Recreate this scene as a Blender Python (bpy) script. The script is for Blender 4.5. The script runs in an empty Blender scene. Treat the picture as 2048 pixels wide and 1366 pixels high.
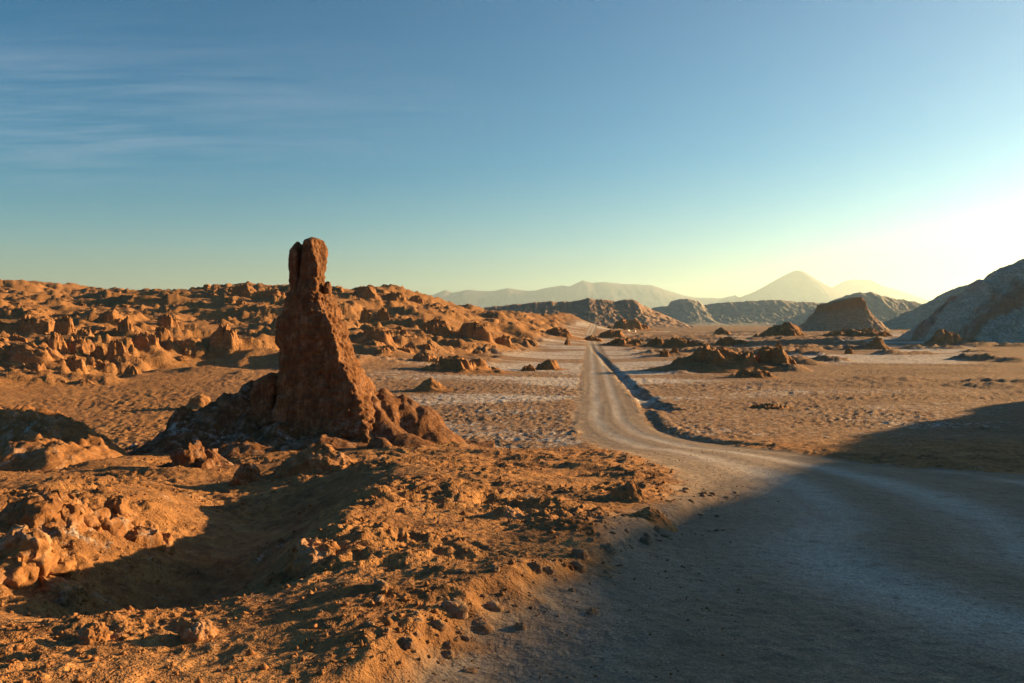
import bpy, math, random
import numpy as np
from mathutils import Vector

# ------------------------------------------------------------------ camera, sky, sun, exposure
scene = bpy.context.scene
col = scene.collection
FPX, CX, CY, HZ = 1593.0, 1024.0, 683.0, 648.0      # focal length in photo pixels, centre, horizon row
CAMZ = 7.5                                           # metres above the plain
PITCH = math.atan((CY - HZ) / FPX)
SUN_AZ, SUN_EL = math.radians(66), math.radians(11.0)   # azimuth clockwise from the view direction
SUN_STRENGTH, SKY_STRENGTH, EXPOSURE = 4.3, 0.060, 2.02
CLOUD = 0.45
SUN_COL = (1.0, 0.66, 0.30)

cd = bpy.data.cameras.new('camera')
cd.sensor_width = 36.0
cd.lens = FPX * 36.0 / 2048.0
cd.clip_start, cd.clip_end = 0.05, 300000.0
cam = bpy.data.objects.new('camera', cd)
cam.location = (0, 0, CAMZ)
cam.rotation_euler = (math.pi / 2 - PITCH, 0, 0)
col.objects.link(cam)
scene.camera = cam

world = bpy.data.worlds.new('World')
scene.world = world
world.use_nodes = True
wt = world.node_tree
wt.nodes.clear()


def N(t, kind, **kw):
    n = t.nodes.new(kind)
    for k, v in kw.items():
        setattr(n, k, v)
    return n


def L(t, a, b):
    t.links.new(a, b)


def math_node(t, op, a, b=None, c=None, clamp=False):
    n = N(t, 'ShaderNodeMath', operation=op, use_clamp=clamp)
    for i, v in enumerate((a, b, c)):
        if v is None:
            continue
        if isinstance(v, (int, float)):
            n.inputs[i].default_value = v
        else:
            L(t, v, n.inputs[i])
    return n.outputs[0]


def mixcol(t, fac, a, b, blend='MIX'):
    n = N(t, 'ShaderNodeMix', data_type='RGBA', blend_type=blend)
    for i, v in ((0, fac), (6, a), (7, b)):
        if isinstance(v, (int, float)):
            n.inputs[i].default_value = v
        elif isinstance(v, tuple):
            n.inputs[i].default_value = v if len(v) == 4 else (*v, 1)
        else:
            L(t, v, n.inputs[i])
    return n.outputs[2]


def ramp(t, fac, stops):
    n = N(t, 'ShaderNodeValToRGB')
    r = n.color_ramp
    while len(r.elements) < len(stops):
        r.elements.new(0.5)
    for e, (p, c) in zip(r.elements, stops):
        e.position = p
        e.color = (c, c, c, 1) if isinstance(c, (int, float)) else (*c, 1)
    L(t, fac, n.inputs[0])
    return n.outputs[0]


def noise(t, vec, scale, detail=4, rough=0.55, dist=0.0, out=0):
    n = N(t, 'ShaderNodeTexNoise')
    n.inputs['Scale'].default_value = scale
    n.inputs['Detail'].default_value = detail
    n.inputs['Roughness'].default_value = rough
    n.inputs['Distortion'].default_value = dist
    if vec is not None:
        L(t, vec, n.inputs['Vector'])
    return n.outputs[out]


def mapping(t, vec, scale=(1, 1, 1), rot=(0, 0, 0), loc=(0, 0, 0)):
    n = N(t, 'ShaderNodeMapping')
    n.inputs['Scale'].default_value = scale
    n.inputs['Rotation'].default_value = rot
    n.inputs['Location'].default_value = loc
    L(t, vec, n.inputs['Vector'])
    return n.outputs[0]


sky = N(wt, 'ShaderNodeTexSky', sky_type='NISHITA')
sky.sun_disc = False
sky.sun_elevation = SUN_EL
sky.sun_rotation = SUN_AZ
sky.altitude = 2400
sky.air_density = 1.5
sky.dust_density = 0.3
sky.ozone_density = 3.7
# thin cirrus streaks: a noise on a high flat layer, everywhere in the sky
tc = N(wt, 'ShaderNodeTexCoord').outputs['Generated']
sx = N(wt, 'ShaderNodeSeparateXYZ')
L(wt, tc, sx.inputs[0])
zz = math_node(wt, 'ADD', math_node(wt, 'MAXIMUM', sx.outputs[2], 0.0), 0.06)
cv = N(wt, 'ShaderNodeCombineXYZ')
L(wt, math_node(wt, 'DIVIDE', sx.outputs[0], zz), cv.inputs[0])
L(wt, math_node(wt, 'DIVIDE', sx.outputs[1], zz), cv.inputs[1])
streak = noise(wt, mapping(wt, cv.outputs[0], (0.8, 3.4, 1), (0, 0, 0.22), (1.3, 0.2, 0)), 1.0, 9, 0.62, 0.6)
fine = noise(wt, mapping(wt, cv.outputs[0], (1.2, 7.0, 1), (0, 0, 0.30), (0.3, 2.2, 0)), 1.6, 8, 0.65, 0.4)
vd = N(wt, 'ShaderNodeVectorMath', operation='DISTANCE')
L(wt, mapping(wt, cv.outputs[0], (0.62, 1.0, 0)), vd.inputs[0])
vd.inputs[1].default_value = (-1.25, 3.1, 0)
bank = ramp(wt, math_node(wt, 'MULTIPLY', vd.outputs['Value'], .5), [(0.12, 1.0), (0.66, 0.0)])
cl = math_node(wt, 'MULTIPLY', ramp(wt, math_node(wt, 'ADD', math_node(wt, 'MULTIPLY', streak, .6), math_node(wt, 'MULTIPLY', fine, .4)), [(0.42, 0.0), (0.66, 1.0)]), bank)
gm = N(wt, 'ShaderNodeGamma')                       # clear dry-air contrast, the same over the whole sky
gm.inputs[1].default_value = 1.3
L(wt, mixcol(wt, 1.0, sky.outputs[0], (.2, .2, .2), 'MULTIPLY'), gm.inputs[0])
hs = N(wt, 'ShaderNodeHueSaturation')
hs.inputs['Hue'].default_value = 0.488
hs.inputs['Saturation'].default_value = 1.35
L(wt, gm.outputs[0], hs.inputs['Color'])
gs = mixcol(wt, 1.0, hs.outputs[0], (3.0, 3.0, 3.0), 'MULTIPLY')
cloudy = mixcol(wt, math_node(wt, 'MULTIPLY', cl, CLOUD), gs, (1.5, 2.0, 2.6))
bg = N(wt, 'ShaderNodeBackground')
bg.inputs['Strength'].default_value = SKY_STRENGTH
L(wt, cloudy, bg.inputs['Color'])
L(wt, bg.outputs[0], N(wt, 'ShaderNodeOutputWorld').inputs['Surface'])

sd = bpy.data.lights.new('sun', 'SUN')
sd.energy = SUN_STRENGTH
sd.angle = math.radians(0.53)
sd.color = SUN_COL
sun = bpy.data.objects.new('sun', sd)
sdir = Vector((math.sin(SUN_AZ) * math.cos(SUN_EL), math.cos(SUN_AZ) * math.cos(SUN_EL), math.sin(SUN_EL)))
sun.rotation_euler = sdir.to_track_quat('Z', 'Y').to_euler()
sun.location = (60, 20, 60)
col.objects.link(sun)

scene.render.engine = 'CYCLES'
scene.view_settings.view_transform = 'Standard'
scene.view_settings.look = 'None'
scene.view_settings.exposure = EXPOSURE
scene.view_settings.gamma = 1.0
scene.view_settings.use_curve_mapping = False
scene.cycles.use_denoising = True
scene.cycles.volume_bounces = 1
scene.cycles.max_bounces = 6
scene.cycles.diffuse_bounces = 3

# ------------------------------------------------------------------ numpy noise
F = np.float32
_rng = np.random.RandomState(11)
_P = _rng.permutation(1024).astype(np.int32)
_P2 = np.concatenate([_P, _P])
_ang = _rng.rand(1024) * 2 * np.pi
_GX, _GY = np.cos(_ang).astype(F), np.sin(_ang).astype(F)
_g3 = _rng.randn(1024, 3)
_G3 = (_g3 / np.linalg.norm(_g3, axis=1)[:, None]).astype(F)


def gn2(x, y, seed=0):
    """gradient noise, about -0.7..0.7"""
    x = np.asarray(x, dtype=np.float64) + seed * 17.31
    y = np.asarray(y, dtype=np.float64) + seed * 7.77
    xi, yi = np.floor(x), np.floor(y)
    fx, fy = (x - xi).astype(F), (y - yi).astype(F)
    ix, iy = xi.astype(np.int64) & 1023, yi.astype(np.int64) & 1023
    u = fx * fx * fx * (fx * (fx * 6 - 15) + 10)
    v = fy * fy * fy * (fy * (fy * 6 - 15) + 10)
    ix1, iy1 = (ix + 1) & 1023, (iy + 1) & 1023
    p0, p1 = _P[ix], _P[ix1]
    h00, h10, h01, h11 = _P[(p0 + iy) & 1023], _P[(p1 + iy) & 1023], _P[(p0 + iy1) & 1023], _P[(p1 + iy1) & 1023]
    n00 = _GX[h00] * fx + _GY[h00] * fy
    n10 = _GX[h10] * (fx - 1) + _GY[h10] * fy
    n01 = _GX[h01] * fx + _GY[h01] * (fy - 1)
    n11 = _GX[h11] * (fx - 1) + _GY[h11] * (fy - 1)
    a = n00 + u * (n10 - n00)
    b = n01 + u * (n11 - n01)
    return a + v * (b - a)


def gn3(x, y, z, seed=0):
    x = np.asarray(x, dtype=np.float64) + seed * 17.31
    y = np.asarray(y, dtype=np.float64) + seed * 7.77
    z = np.asarray(z, dtype=np.float64) + seed * 3.13
    xi, yi, zi = np.floor(x), np.floor(y), np.floor(z)
    fx, fy, fz = (x - xi).astype(F), (y - yi).astype(F), (z - zi).astype(F)
    ix, iy, iz = xi.astype(np.int64), yi.astype(np.int64), zi.astype(np.int64)
    u = fx * fx * (3 - 2 * fx)
    v = fy * fy * (3 - 2 * fy)
    w = fz * fz * (3 - 2 * fz)
    out = 0
    for dx in (0, 1):
        for dy in (0, 1):
            for dz in (0, 1):
                h = _P[(_P[(_P[(ix + dx) & 1023] + iy + dy) & 1023] + iz + dz) & 1023]
                g = _G3[h]
                n = g[..., 0] * (fx - dx) + g[..., 1] * (fy - dy) + g[..., 2] * (fz - dz)
                out = out + n * (u if dx else 1 - u) * (v if dy else 1 - v) * (w if dz else 1 - w)
    return out


def fbm2(x, y, octv=4, gain=0.5, seed=0):
    a, s, f = 1.0, 0, 1.0
    for i in range(octv):
        s = s + a * gn2(x * f, y * f, seed + i * 3)
        a *= gain
        f *= 2.03
    return s


def ridge2(x, y, octv=3, gain=0.5, seed=0):
    """ridged noise about 0..1"""
    a, s, f, n = 1.0, 0, 1.0, 0.0
    for i in range(octv):
        s = s + a * (1 - np.abs(gn2(x * f, y * f, seed + i * 5)) * 2.2)
        n += a
        a *= gain
        f *= 2.1
    return s / n


def worley2(x, y, seed=0):
    """nearest and second distance, and a random value per cell"""
    x = np.asarray(x, dtype=np.float64) + seed * 3.7
    y = np.asarray(y, dtype=np.float64) + seed * 1.9
    xi, yi = np.floor(x).astype(np.int64), np.floor(y).astype(np.int64)
    f1 = np.full(x.shape, 9.0, dtype=F)
    f2 = np.full(x.shape, 9.0, dtype=F)
    cid = np.zeros(x.shape, dtype=F)
    for dx in (-1, 0, 1):
        for dy in (-1, 0, 1):
            h = _P[(_P[(xi + dx) & 1023] + yi + dy) & 1023]
            qx = (xi + dx + .5 + .42 * _GX[h] - x).astype(F)
            qy = (yi + dy + .5 + .42 * _GY[h] - y).astype(F)
            d = np.hypot(qx, qy)
            m = d < f1
            f2 = np.where(m, f1, np.minimum(f2, d))
            cid = np.where(m, (h % 97) / 97.0, cid)
            f1 = np.where(m, d, f1)
    return f1, f2, cid


def fbm3(x, y, z, octv=4, gain=0.5, seed=0):
    a, s, f = 1.0, 0, 1.0
    for i in range(octv):
        s = s + a * gn3(x * f, y * f, z * f, seed + i * 3)
        a *= gain
        f *= 2.03
    return s


def sstep(a, b, x):
    t = np.clip((x - a) / (b - a), 0, 1)
    return t * t * (3 - 2 * t)


# ------------------------------------------------------------------ photo pixel -> world
_cp, _sp = math.cos(PITCH), math.sin(PITCH)


def ray(px, py):
    a, c = (px - CX) / FPX, -(py - CY) / FPX
    return np.array([a, _cp + c * _sp, -_sp + c * _cp])


def W(px, py, d):
    """the point seen at a pixel at forward distance d"""
    r = ray(px, py)
    return r / r[1] * d + np.array([0, 0, CAMZ])


# ------------------------------------------------------------------ base terrain (smooth, from control points)
ctl = []
for p in [  # pixel column, pixel row, forward distance
    (1024, 1366, 4.0), (1500, 1366, 3.95), (2048, 1366, 3.9), (1800, 1200, 5.45), (1400, 1100, 7.4), (1700, 1000, 11.5),
    (2048, 1000, 11.5), (1500, 960, 15), (1850, 930, 20), (1300, 900, 30), (1600, 900, 30), (2048, 900, 30), (1300, 862, 53),
    (1800, 865, 52), (2048, 865, 51),
    (1000, 1150, 5.6), (900, 1000, 10), (800, 950, 12.4), (1000, 930, 18), (1100, 910, 24), (1250, 930, 18.5), (1230, 1010, 10.6),
    (700, 1200, 5.0), (650, 1110, 6.4), (700, 1000, 8.9), (640, 1050, 8.0), (600, 1180, 5.8), (480, 1232, 5.2), (720, 940, 15.6), (820, 1080, 7.3), (850, 1220, 4.85), (1130, 1060, 8.3),
    (400, 1100, 11.0), (250, 1200, 8.4), (450, 1000, 15.6), (500, 1180, 8.4), (550, 1050, 12.2), (600, 990, 15), (500, 1100, 10.9), (100, 1200, 7.7), (350, 1150, 9.6),
    (200, 1300, 4.4), (0, 1290, 4.4), (500, 1300, 4.35), (0, 1366, 3.9), (400, 1366, 3.9), (200, 1262, 4.75), (450, 1275, 4.65),
    (-200, 1300, 4.4), (-200, 1200, 7),
    (100, 985, 11), (0, 1110, 8), (0, 1000, 10.5), (-200, 1000, 10.5), (300, 985, 13.2), (150, 1090, 8.8),
    (250, 908, 22), (300, 955, 18), (100, 950, 19), (-200, 950, 19),
    (600, 905, 25), (750, 905, 25), (860, 890, 27), (930, 893, 28), (450, 925, 22), (560, 950, 18),
    (0, 720, 110), (0, 640, 190), (0, 592, 400), (0, 566, 520), (70, 568, 520), (150, 592, 480), (300, 592, 480), (430, 582, 450),
    (520, 578, 420), (700, 584, 400), (790, 586, 380), (850, 608, 400), (900, 618, 420), (-400, 566, 520), (-400, 640, 190),
    (-400, 720, 110), (200, 740, 110), (400, 742, 105), (300, 680, 170), (500, 690, 170), (700, 680, 170), (850, 700, 165),
    (850, 652, 250), (700, 640, 250), (450, 640, 250), (200, 645, 240), (1000, 652, 330), (1000, 692, 262), (1000, 632, 500), (1110, 634, 590), (1150, 634, 600),
    (1200, 652, 620),
]:
    ctl.append(W(*p))
for p in [
    (0, 0.6, 5.83), (0, -0.6, 5.86), (0.6, 0, 5.84), (-0.6, 0, 5.85), (3, 0, 5.8), (-3, 0, 5.88), (-8, 0, 5.9), (8, 1, 5.8), (14, 4, 5.7), (20, 10, 5.6), (0, -8, 6.0), (-8, -8, 6.0), (10, -6, 6.1),
    (-8, 37, 1.0), (-10, 46, 0.0), (0, 36, 1.7), (0, 46, .3), (-17, 31, 1.0), (-27, 27, 1.4), (-21, 37, .4), (-15, 52, 0), (-30, 46, .2), (-45, 40, .5),
    (0, 62, 0), (20, 64, 0), (45, 66, 0), (-20, 70, 0), (-40, 75, .1), (0, 100, 0), (30, 110, 0), (60, 110, 0), (-15, 100, 0),
    (0, 150, 0), (40, 200, 0), (100, 200, 0), (20, 280, 0), (120, 300, 0), (200, 300, 0), (40, 400, 0), (150, 500, 0), (70, 620, 0), (300, 600, 0), (95, 760, 0),
    (140, 1000, 0), (500, 1200, 0), (200, 1800, 0), (0, 1100, 4), (-300, 1200, 15), (-600, 1300, 20), (1500, 2500, 0), (0, 3000, 0), (-2000, 2500, 0),
    (60, 40, 2.0), (45, 22, 4.0), (90, 60, .5), (150, 110, 0), (300, 200, 0), (40, 40, 1.6),
]:
    ctl.append(np.array(p, dtype=float))
ctl = np.array(ctl)


def lp(x, y):
    return np.arctan2(x, y) * 2.2, np.log(np.hypot(x, y) + 1e-6)


_ca, _cl = lp(ctl[:, 0], ctl[:, 1])
_C2 = 0.05 ** 2


def _phi(da, dl):
    return np.sqrt(da * da + dl * dl + _C2)


_n = len(ctl)
_A = np.zeros((_n + 1, _n + 1))
_A[:_n, :_n] = _phi(_ca[:, None] - _ca[None], _cl[:, None] - _cl[None]) - np.eye(_n) * 0.004
_A[:_n, _n] = 1
_A[_n, :_n] = 1
_wt = np.linalg.solve(_A, np.concatenate([ctl[:, 2], [0]]))
TA0, TA1, TL0, TL1, TNA, TNL = -3.15 * 2.2, 3.15 * 2.2, math.log(0.4), math.log(3200), 700, 620
_ga = np.linspace(TA0, TA1, TNA)
_gl = np.linspace(TL0, TL1, TNL)
TAB = np.full((TNA, TNL), _wt[_n])
for i in range(_n):
    TAB += _wt[i] * _phi(_ga[:, None] - _ca[i], _gl[None] - _cl[i])
# behind the camera: calm profile; beyond 2.2 km: flat plain
_prof = np.interp(np.exp(_gl), [0, 6, 40, 90, 200], [5.85, 6.0, 5.5, 3.0, 0.0])
_wb = sstep(1.25, 1.8, np.abs(_ga) / 2.2)[:, None]
TAB = TAB * (1 - _wb) + _prof[None] * _wb
_wf = sstep(math.log(1300), math.log(2600), _gl)[None]
TAB = TAB * (1 - _wf)


def base(x, y):
    a, l = lp(x, y)
    fa = np.clip((a - TA0) / (TA1 - TA0) * (TNA - 1), 0, TNA - 1.001)
    fl = np.clip((l - TL0) / (TL1 - TL0) * (TNL - 1), 0, TNL - 1.001)
    ia, il = fa.astype(np.int64), fl.astype(np.int64)
    fa, fl = fa - ia, fl - il
    return (TAB[ia, il] * (1 - fa) * (1 - fl) + TAB[ia + 1, il] * fa * (1 - fl) + TAB[ia, il + 1] * (1 - fa) * fl + TAB[ia + 1, il + 1] * fa * fl)


def hit(px, py, fn=base, dmin=2.5, dmax=3000):
    """first ground point along a pixel's ray"""
    r = ray(px, py)
    r = r / r[1]
    d = np.exp(np.linspace(math.log(dmin), math.log(dmax), 3000))
    z = CAMZ + r[2] * d
    h = fn(r[0] * d, d)
    below = np.nonzero(z < h)[0]
    i = below[0] if len(below) else len(d) - 1
    return np.array([r[0] * d[i], d[i], float(h[i])])


def hitd(px, d, fn=base):
    r = ray(px, HZ)
    x = r[0] / r[1] * d
    return np.array([x, d, float(fn(np.array([x]), np.array([float(d)]))[0])])


# ------------------------------------------------------------------ polylines / road layout
def seg_dist(x, y, pts):
    """distance, signed side offset (right positive), arc length to a polyline"""
    best = np.full(x.shape, 1e9, dtype=F)
    off = np.zeros(x.shape, dtype=F)
    arc = np.zeros(x.shape, dtype=F)
    s0 = 0.0
    for (ax, ay), (bx, by) in zip(pts[:-1], pts[1:]):
        dx, dy = bx - ax, by - ay
        ln = math.hypot(dx, dy) + 1e-9
        t = np.clip(((x - ax) * dx + (y - ay) * dy) / (ln * ln), 0, 1)
        qx, qy = x - (ax + t * dx), y - (ay + t * dy)
        d = np.hypot(qx, qy)
        m = d < best
        best = np.where(m, d, best)
        side = (qx * dy - qy * dx) / ln
        off = np.where(m, np.sign(side) * d, off)
        arc = np.where(m, s0 + t * ln, arc)
        s0 += ln
    return best, off, arc


def smooth_poly(pts, n=8):
    """Catmull-Rom resample"""
    p = [np.array(q, dtype=float) for q in pts]
    p = [2 * p[0] - p[1]] + p + [2 * p[-1] - p[-2]]
    out = []
    for i in range(1, len(p) - 2):
        for t in np.linspace(0, 1, n, endpoint=False):
            a, b, c, d = p[i - 1], p[i], p[i + 1], p[i + 2]
            out.append(0.5 * ((2 * b) + (c - a) * t + (2 * a - 5 * b + 4 * c - d) * t * t + (3 * b - a - 3 * c + d) * t ** 3))
    out.append(p[-2])
    return out


def poly_sd(x, y, pts):
    """signed distance to polygon, negative inside"""
    pts = [tuple(p[:2]) for p in pts]
    d = np.full(x.shape, 1e9, dtype=F)
    ins = np.zeros(x.shape, dtype=bool)
    for (ax, ay), (bx, by) in zip(pts, pts[1:] + pts[:1]):
        dx, dy = bx - ax, by - ay
        t = np.clip(((x - ax) * dx + (y - ay) * dy) / (dx * dx + dy * dy + 1e-12), 0, 1)
        d = np.minimum(d, np.hypot(x - ax - t * dx, y - ay - t * dy))
        c = ((ay > y) != (by > y)) & (x < (bx - ax) * (y - ay) / (by - ay + 1e-12) + ax)
        ins ^= c
    return np.where(ins, -d, d)


def G(px, py):
    return hit(px, py)[:2]


road_px = [(1178, 672), (1183, 682), (1187, 692), (1193, 722), (1204, 771), (1213, 820), (1222, 846), (1252, 868), (1310, 888), (1400, 903), (1520, 925), (1660, 962), (1800, 1030), (1960, 1150)]
road_pts = [(9 / 1.0 + 60, 900), (62, 620)] + [tuple(G(*p)) for p in road_px] + [(5.2, 3.0), (7.5, -4), (9, -14)]
road_pts = smooth_poly(road_pts, 6)
lot = [G(*p) for p in [(850, 1366), (905, 1300), (985, 1232), (1100, 1172), (1230, 1120), (1330, 1075), (1400, 1015), (1470, 985), (1580, 950), (1680, 930)]]
lot = [np.array((-1.0, 2.6)), ] + lot + [np.array((12.0, 16.0)), np.array((16, 8)), np.array((12, -12)), np.array((1, -12)), np.array((-1.2, 0))]
ditch_pts = [tuple(G(*p)) for p in [(1176, 682), (1184, 694), (1208, 720), (1237, 748), (1268, 778), (1303, 806), (1330, 820)]]
ditch_pts = smooth_poly(ditch_pts, 5)
ditch2_pts = smooth_poly([tuple(G(*p)) for p in [(1283, 800), (1300, 838), (1325, 860), (1400, 880), (1520, 893)]], 5)
wind_pts = smooth_poly([tuple(G(*p)) for p in [(1172, 700), (1169, 740), (1166, 790), (1161, 830), (1152, 862), (1142, 886)]], 5)

# crest of the hill that stands right of the picture and shades the road
_sx, _sy, _tt = math.sin(SUN_AZ), math.cos(SUN_AZ), math.tan(SUN_EL)
crest = [(50, -70, 26), (52, -25, 23), (54, 8, 20.5)]
for bx, by, bz in [(-1.2, 4, 5.72), (-.1, 5.1, 5.6), (.7, 6.5, 5.45), (2.2, 9.4, 5.2), (5, 15, 4.5), (9.5, 24, 3.4), (16.8, 37, 2.1), (23.5, 48, .9), (27, 53, .4)]:
    t_ = (38 - (bx - .66 * by)) / (_sx - .66 * _sy)
    crest.append((bx + t_ * _sx, by + t_ * _sy, bz + t_ * _tt))
crest += [(crest[-1][0] + 2.5, crest[-1][1] + 3.2, 6.0), (crest[-1][0] + 6, crest[-1][1] + 8, -1)]
crest_p = [(c[0], c[1]) for c in crest]
_cl_s = np.concatenate([[0], np.cumsum([math.dist(a, b) for a, b in zip(crest_p[:-1], crest_p[1:])])])

_ba = np.radians([-80, -45, -32, -18, -10.5, -1.5, 1, 2.8, 5.2, 8])
_bd = np.array([80, 85, 92, 105, 120, 150, 215, 320, 590, 1200])


def badland(x, y):
    az, r = np.arctan2(x, y), np.hypot(x, y)
    return sstep(-0.12, 0.35, np.log(r / np.interp(az, _ba, _bd) + 1e-9)) * (az < math.radians(7.5)) * (1 - sstep(1300, 2200, r))


def terrain(x, y, detail=True):
    """height and masks"""
    x = np.asarray(x, dtype=np.float64)
    y = np.asarray(y, dtype=np.float64)
    r = np.hypot(x, y)
    z = base(x, y)
    out = {}
    # road masks
    rd = np.full(x.shape, 99.0, dtype=F)
    ro = np.zeros(x.shape, dtype=F)
    ra = np.zeros(x.shape, dtype=F)
    near = (r < 950) & (y > -20) & (x > -12) & (x < 110)
    dd, oo, aa = seg_dist(x[near], y[near], road_pts)
    rd[near], ro[near], ra[near] = dd, oo, aa
    wob = gn2(x * .35, y * .35, 5) * .5 + gn2(x * 1.3, y * 1.3, 6) * .3
    hw = np.interp(y, [3, 8, 16, 30, 45, 60, 300], [3.2, 3.0, 2.9, 3.0, 3.0, 2.9, 2.7])
    sdr = rd - hw + wob * .7
    ls = np.full(x.shape, 99.0, dtype=F)
    m = r < 60
    ls[m] = poly_sd(x[m], y[m], lot) + (wob[m] * .35 + gn2(x[m] * 4, y[m] * 4, 8) * .12)
    road = 1 - sstep(-.6, .55, np.minimum(sdr + .5 * gn2(x * .9, y * .9, 9) * sstep(30, 60, y), ls * 1.6))
    out['road'], out['ro'], out['ra'] = road, ro, ra
    bad = badland(x, y)
    slope_zone = (1 - sstep(36, 56, y + np.abs(x) * .15)) * (y > -60)          # near hillside
    slope_zone = np.maximum(slope_zone, (1 - sstep(20, 40, r)))
    plain = (1 - bad) * (1 - slope_zone)
    nonroad = 1 - road
    # bank beside the road
    bank = (1 - sstep(-.05, .22, -ls)) * (1 - sstep(9, 22, y)) * (r < 40)
    z = z + .13 * np.where(ls < 90, sstep(-.1, .25, ls) * np.exp(-np.clip(ls, 0, 9) / 3.0), 0) * (1 - sstep(8, 16, y)) * (y > 2)
    # ---- near hillside relief
    k = slope_zone * nonroad
    mm = k > .001
    xs, ys = x[mm], y[mm]
    wx, wy = xs + .35 * gn2(xs * .9, ys * .9, 21), ys + .35 * gn2(xs * .9, ys * .9, 22)
    hgt = .20 * fbm2(wx * .45, wy * .45, 2, .5, 31)
    lump = ridge2(wx * 1.1, wy * 1.5, 3, .55, 41)
    crust = sstep(-.15, .35, gn2(xs * .55, ys * .55, 55) + .1)
    hgt += (.12 * (lump - .45)) * (.3 + .7 * crust)
    xr, yr = wx * .78 + wy * .62, -wx * .62 + wy * .78
    hgt += (.05 * fbm2(xr * 2.9, yr * 4.4, 3, .62, 61) + .055 * (ridge2(xr * 4.1, yr * 6.3, 3, .58, 71) - .5)) * (.28 + .72 * crust)
    hgt += (.020 * fbm2(xr * 15, yr * 19, 2, .6, 81) + .014 * np.abs(gn2(xr * 9, yr * 13, 85))) * (.4 + .6 * crust) * (1 - sstep(10, 25, r[mm]))
    w1, w2, wc = worley2(xr * 1.7 + .25 * gn2(xs * 5, ys * 5, 91), yr * 2.3, 93)
    hgt += (.4 + .6 * crust) * .05 * (wc - .4) * sstep(.0, .22, w2 - w1)
    w1, w2, wc = worley2(xr * 4.6 + .2 * gn2(xs * 11, ys * 11, 95), yr * 6.0, 97)
    hgt += (.25 + .75 * crust) * .045 * (wc - .35) * sstep(.0, .25, w2 - w1)
    z = z.copy()
    z[mm] += hgt * k[mm] * (0.55 + .45 * sstep(3, 9, r[mm]))
    out['crust'] = np.zeros(x.shape, dtype=F)
    out['crust'][mm] = crust
    # ---- plain: salt crust
    k = plain * nonroad * (1 - sstep(500, 1500, r))
    mm = k > .001
    xs, ys, rs = x[mm], y[mm], r[mm]
    hgt = .10 * fbm2(xs * .13, ys * .13, 2, .5, 101)
    xr, yr = xs * .81 + ys * .58 + .5 * gn2(xs * .6, ys * .6, 107), -xs * .58 + ys * .81 + .5 * gn2(xs * .6, ys * .6, 108)
    xq, yq = xs * .36 - ys * .93, xs * .93 + ys * .36
    amp = .6 + .8 * sstep(-.3, .3, gn2(xs * .09, ys * .09, 109))
    cells = .35 * np.abs(gn2(xr * 1.1, yr * 1.1, 111)) + .7 * np.abs(gn2(xq * 2.6, yq * 2.6, 113)) + .5 * gn2(xr * 3.3, yr * 3.3, 114)
    hgt += .17 * (cells - .3) * (1 - sstep(150, 400, rs)) * amp
    hgt += .06 * gn2(xr * 4.6, yr * 4.6, 115) * (1 - sstep(60, 120, rs)) * amp
    near_ = rs < 150
    w1, w2, wc = worley2(xr[near_] * 1.9, yr[near_] * 1.9, 117)
    hgt[near_] += .12 * (wc - .4) * sstep(0, .3, w2 - w1) * (1 - sstep(90, 150, rs[near_])) * amp[near_]
    far = sstep(90, 150, rs) * sstep(.06, .12, np.arctan2(xs, ys)) * sstep(7, 18, rd[mm]) * sstep(2.5, 9, np.minimum(seg_dist(xs, ys, ditch_pts)[0], seg_dist(xs, ys, ditch2_pts)[0]))
    ock = sstep(.02, .16, gn2(xs * .022, ys * .045, 126) + .35 * gn2(xs * .07, ys * .12, 127) - .25 * sstep(.36, .5, np.arctan2(xs, ys)))
    out['plain_oc'] = np.zeros(x.shape, dtype=F)
    out['plain_oc'][mm] = ock * far
    hgt += far * ock * (.35 + 2.0 * (ridge2(xs * .09, ys * .15, 4, .62, 128) - .38) + .8 * np.abs(gn2(xs * .4, ys * .5, 129)) + .4 * gn2(xs * .9, ys * 1.1, 130))
    hgt += far * 1.0 * np.clip(fbm2(xs * .022, ys * .05, 3, .5, 121) - .12, 0, 1)
    z[mm] += hgt * k[mm]
    # ---- badlands
    mm = bad > .001
    xs, ys = x[mm], y[mm]
    rs = r[mm]
    b = bad[mm]
    wx, wy = xs + 5 * gn2(xs * .05, ys * .05, 131), ys + 5 * gn2(xs * .05, ys * .05, 133)
    big = sstep(.15, .9, b)
    hgt = 3.4 * fbm2(wx * .024, wy * .030, 2, .5, 141) * big
    hgt += 4.2 * (ridge2(wx * .028, wy * .045, 4, .52, 151) - .42) * b * (.5 + .5 * big)
    oc = sstep(.05, .18, gn2(wx * .055, wy * .085, 161) + .25 * gn2(wx * .2, wy * .25, 163)) * b
    jag = ridge2(wx * .16, wy * .20, 4, .62, 171)
    hgt += oc * (.5 + 2.2 * (jag - .45) + 1.0 * np.abs(gn2(xs * .5, ys * .55, 173)) + .5 * gn2(xs * 1.2, ys * 1.3, 175))
    hgt += .22 * (ridge2(wx * .35, wy * .42, 3, .6, 177) - .5) * b
    hgt += .10 * fbm2(xs * .8, ys * .8, 3, .55, 181) * b
    z[mm] += hgt
    out['oc'] = np.zeros(x.shape, dtype=F)
    out['oc'][mm] = oc
    out['bad'] = bad
    # ---- ditch, windrow
    mm = (x > -2) & (x < 60) & (y > 30) & (y < 400)
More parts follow.
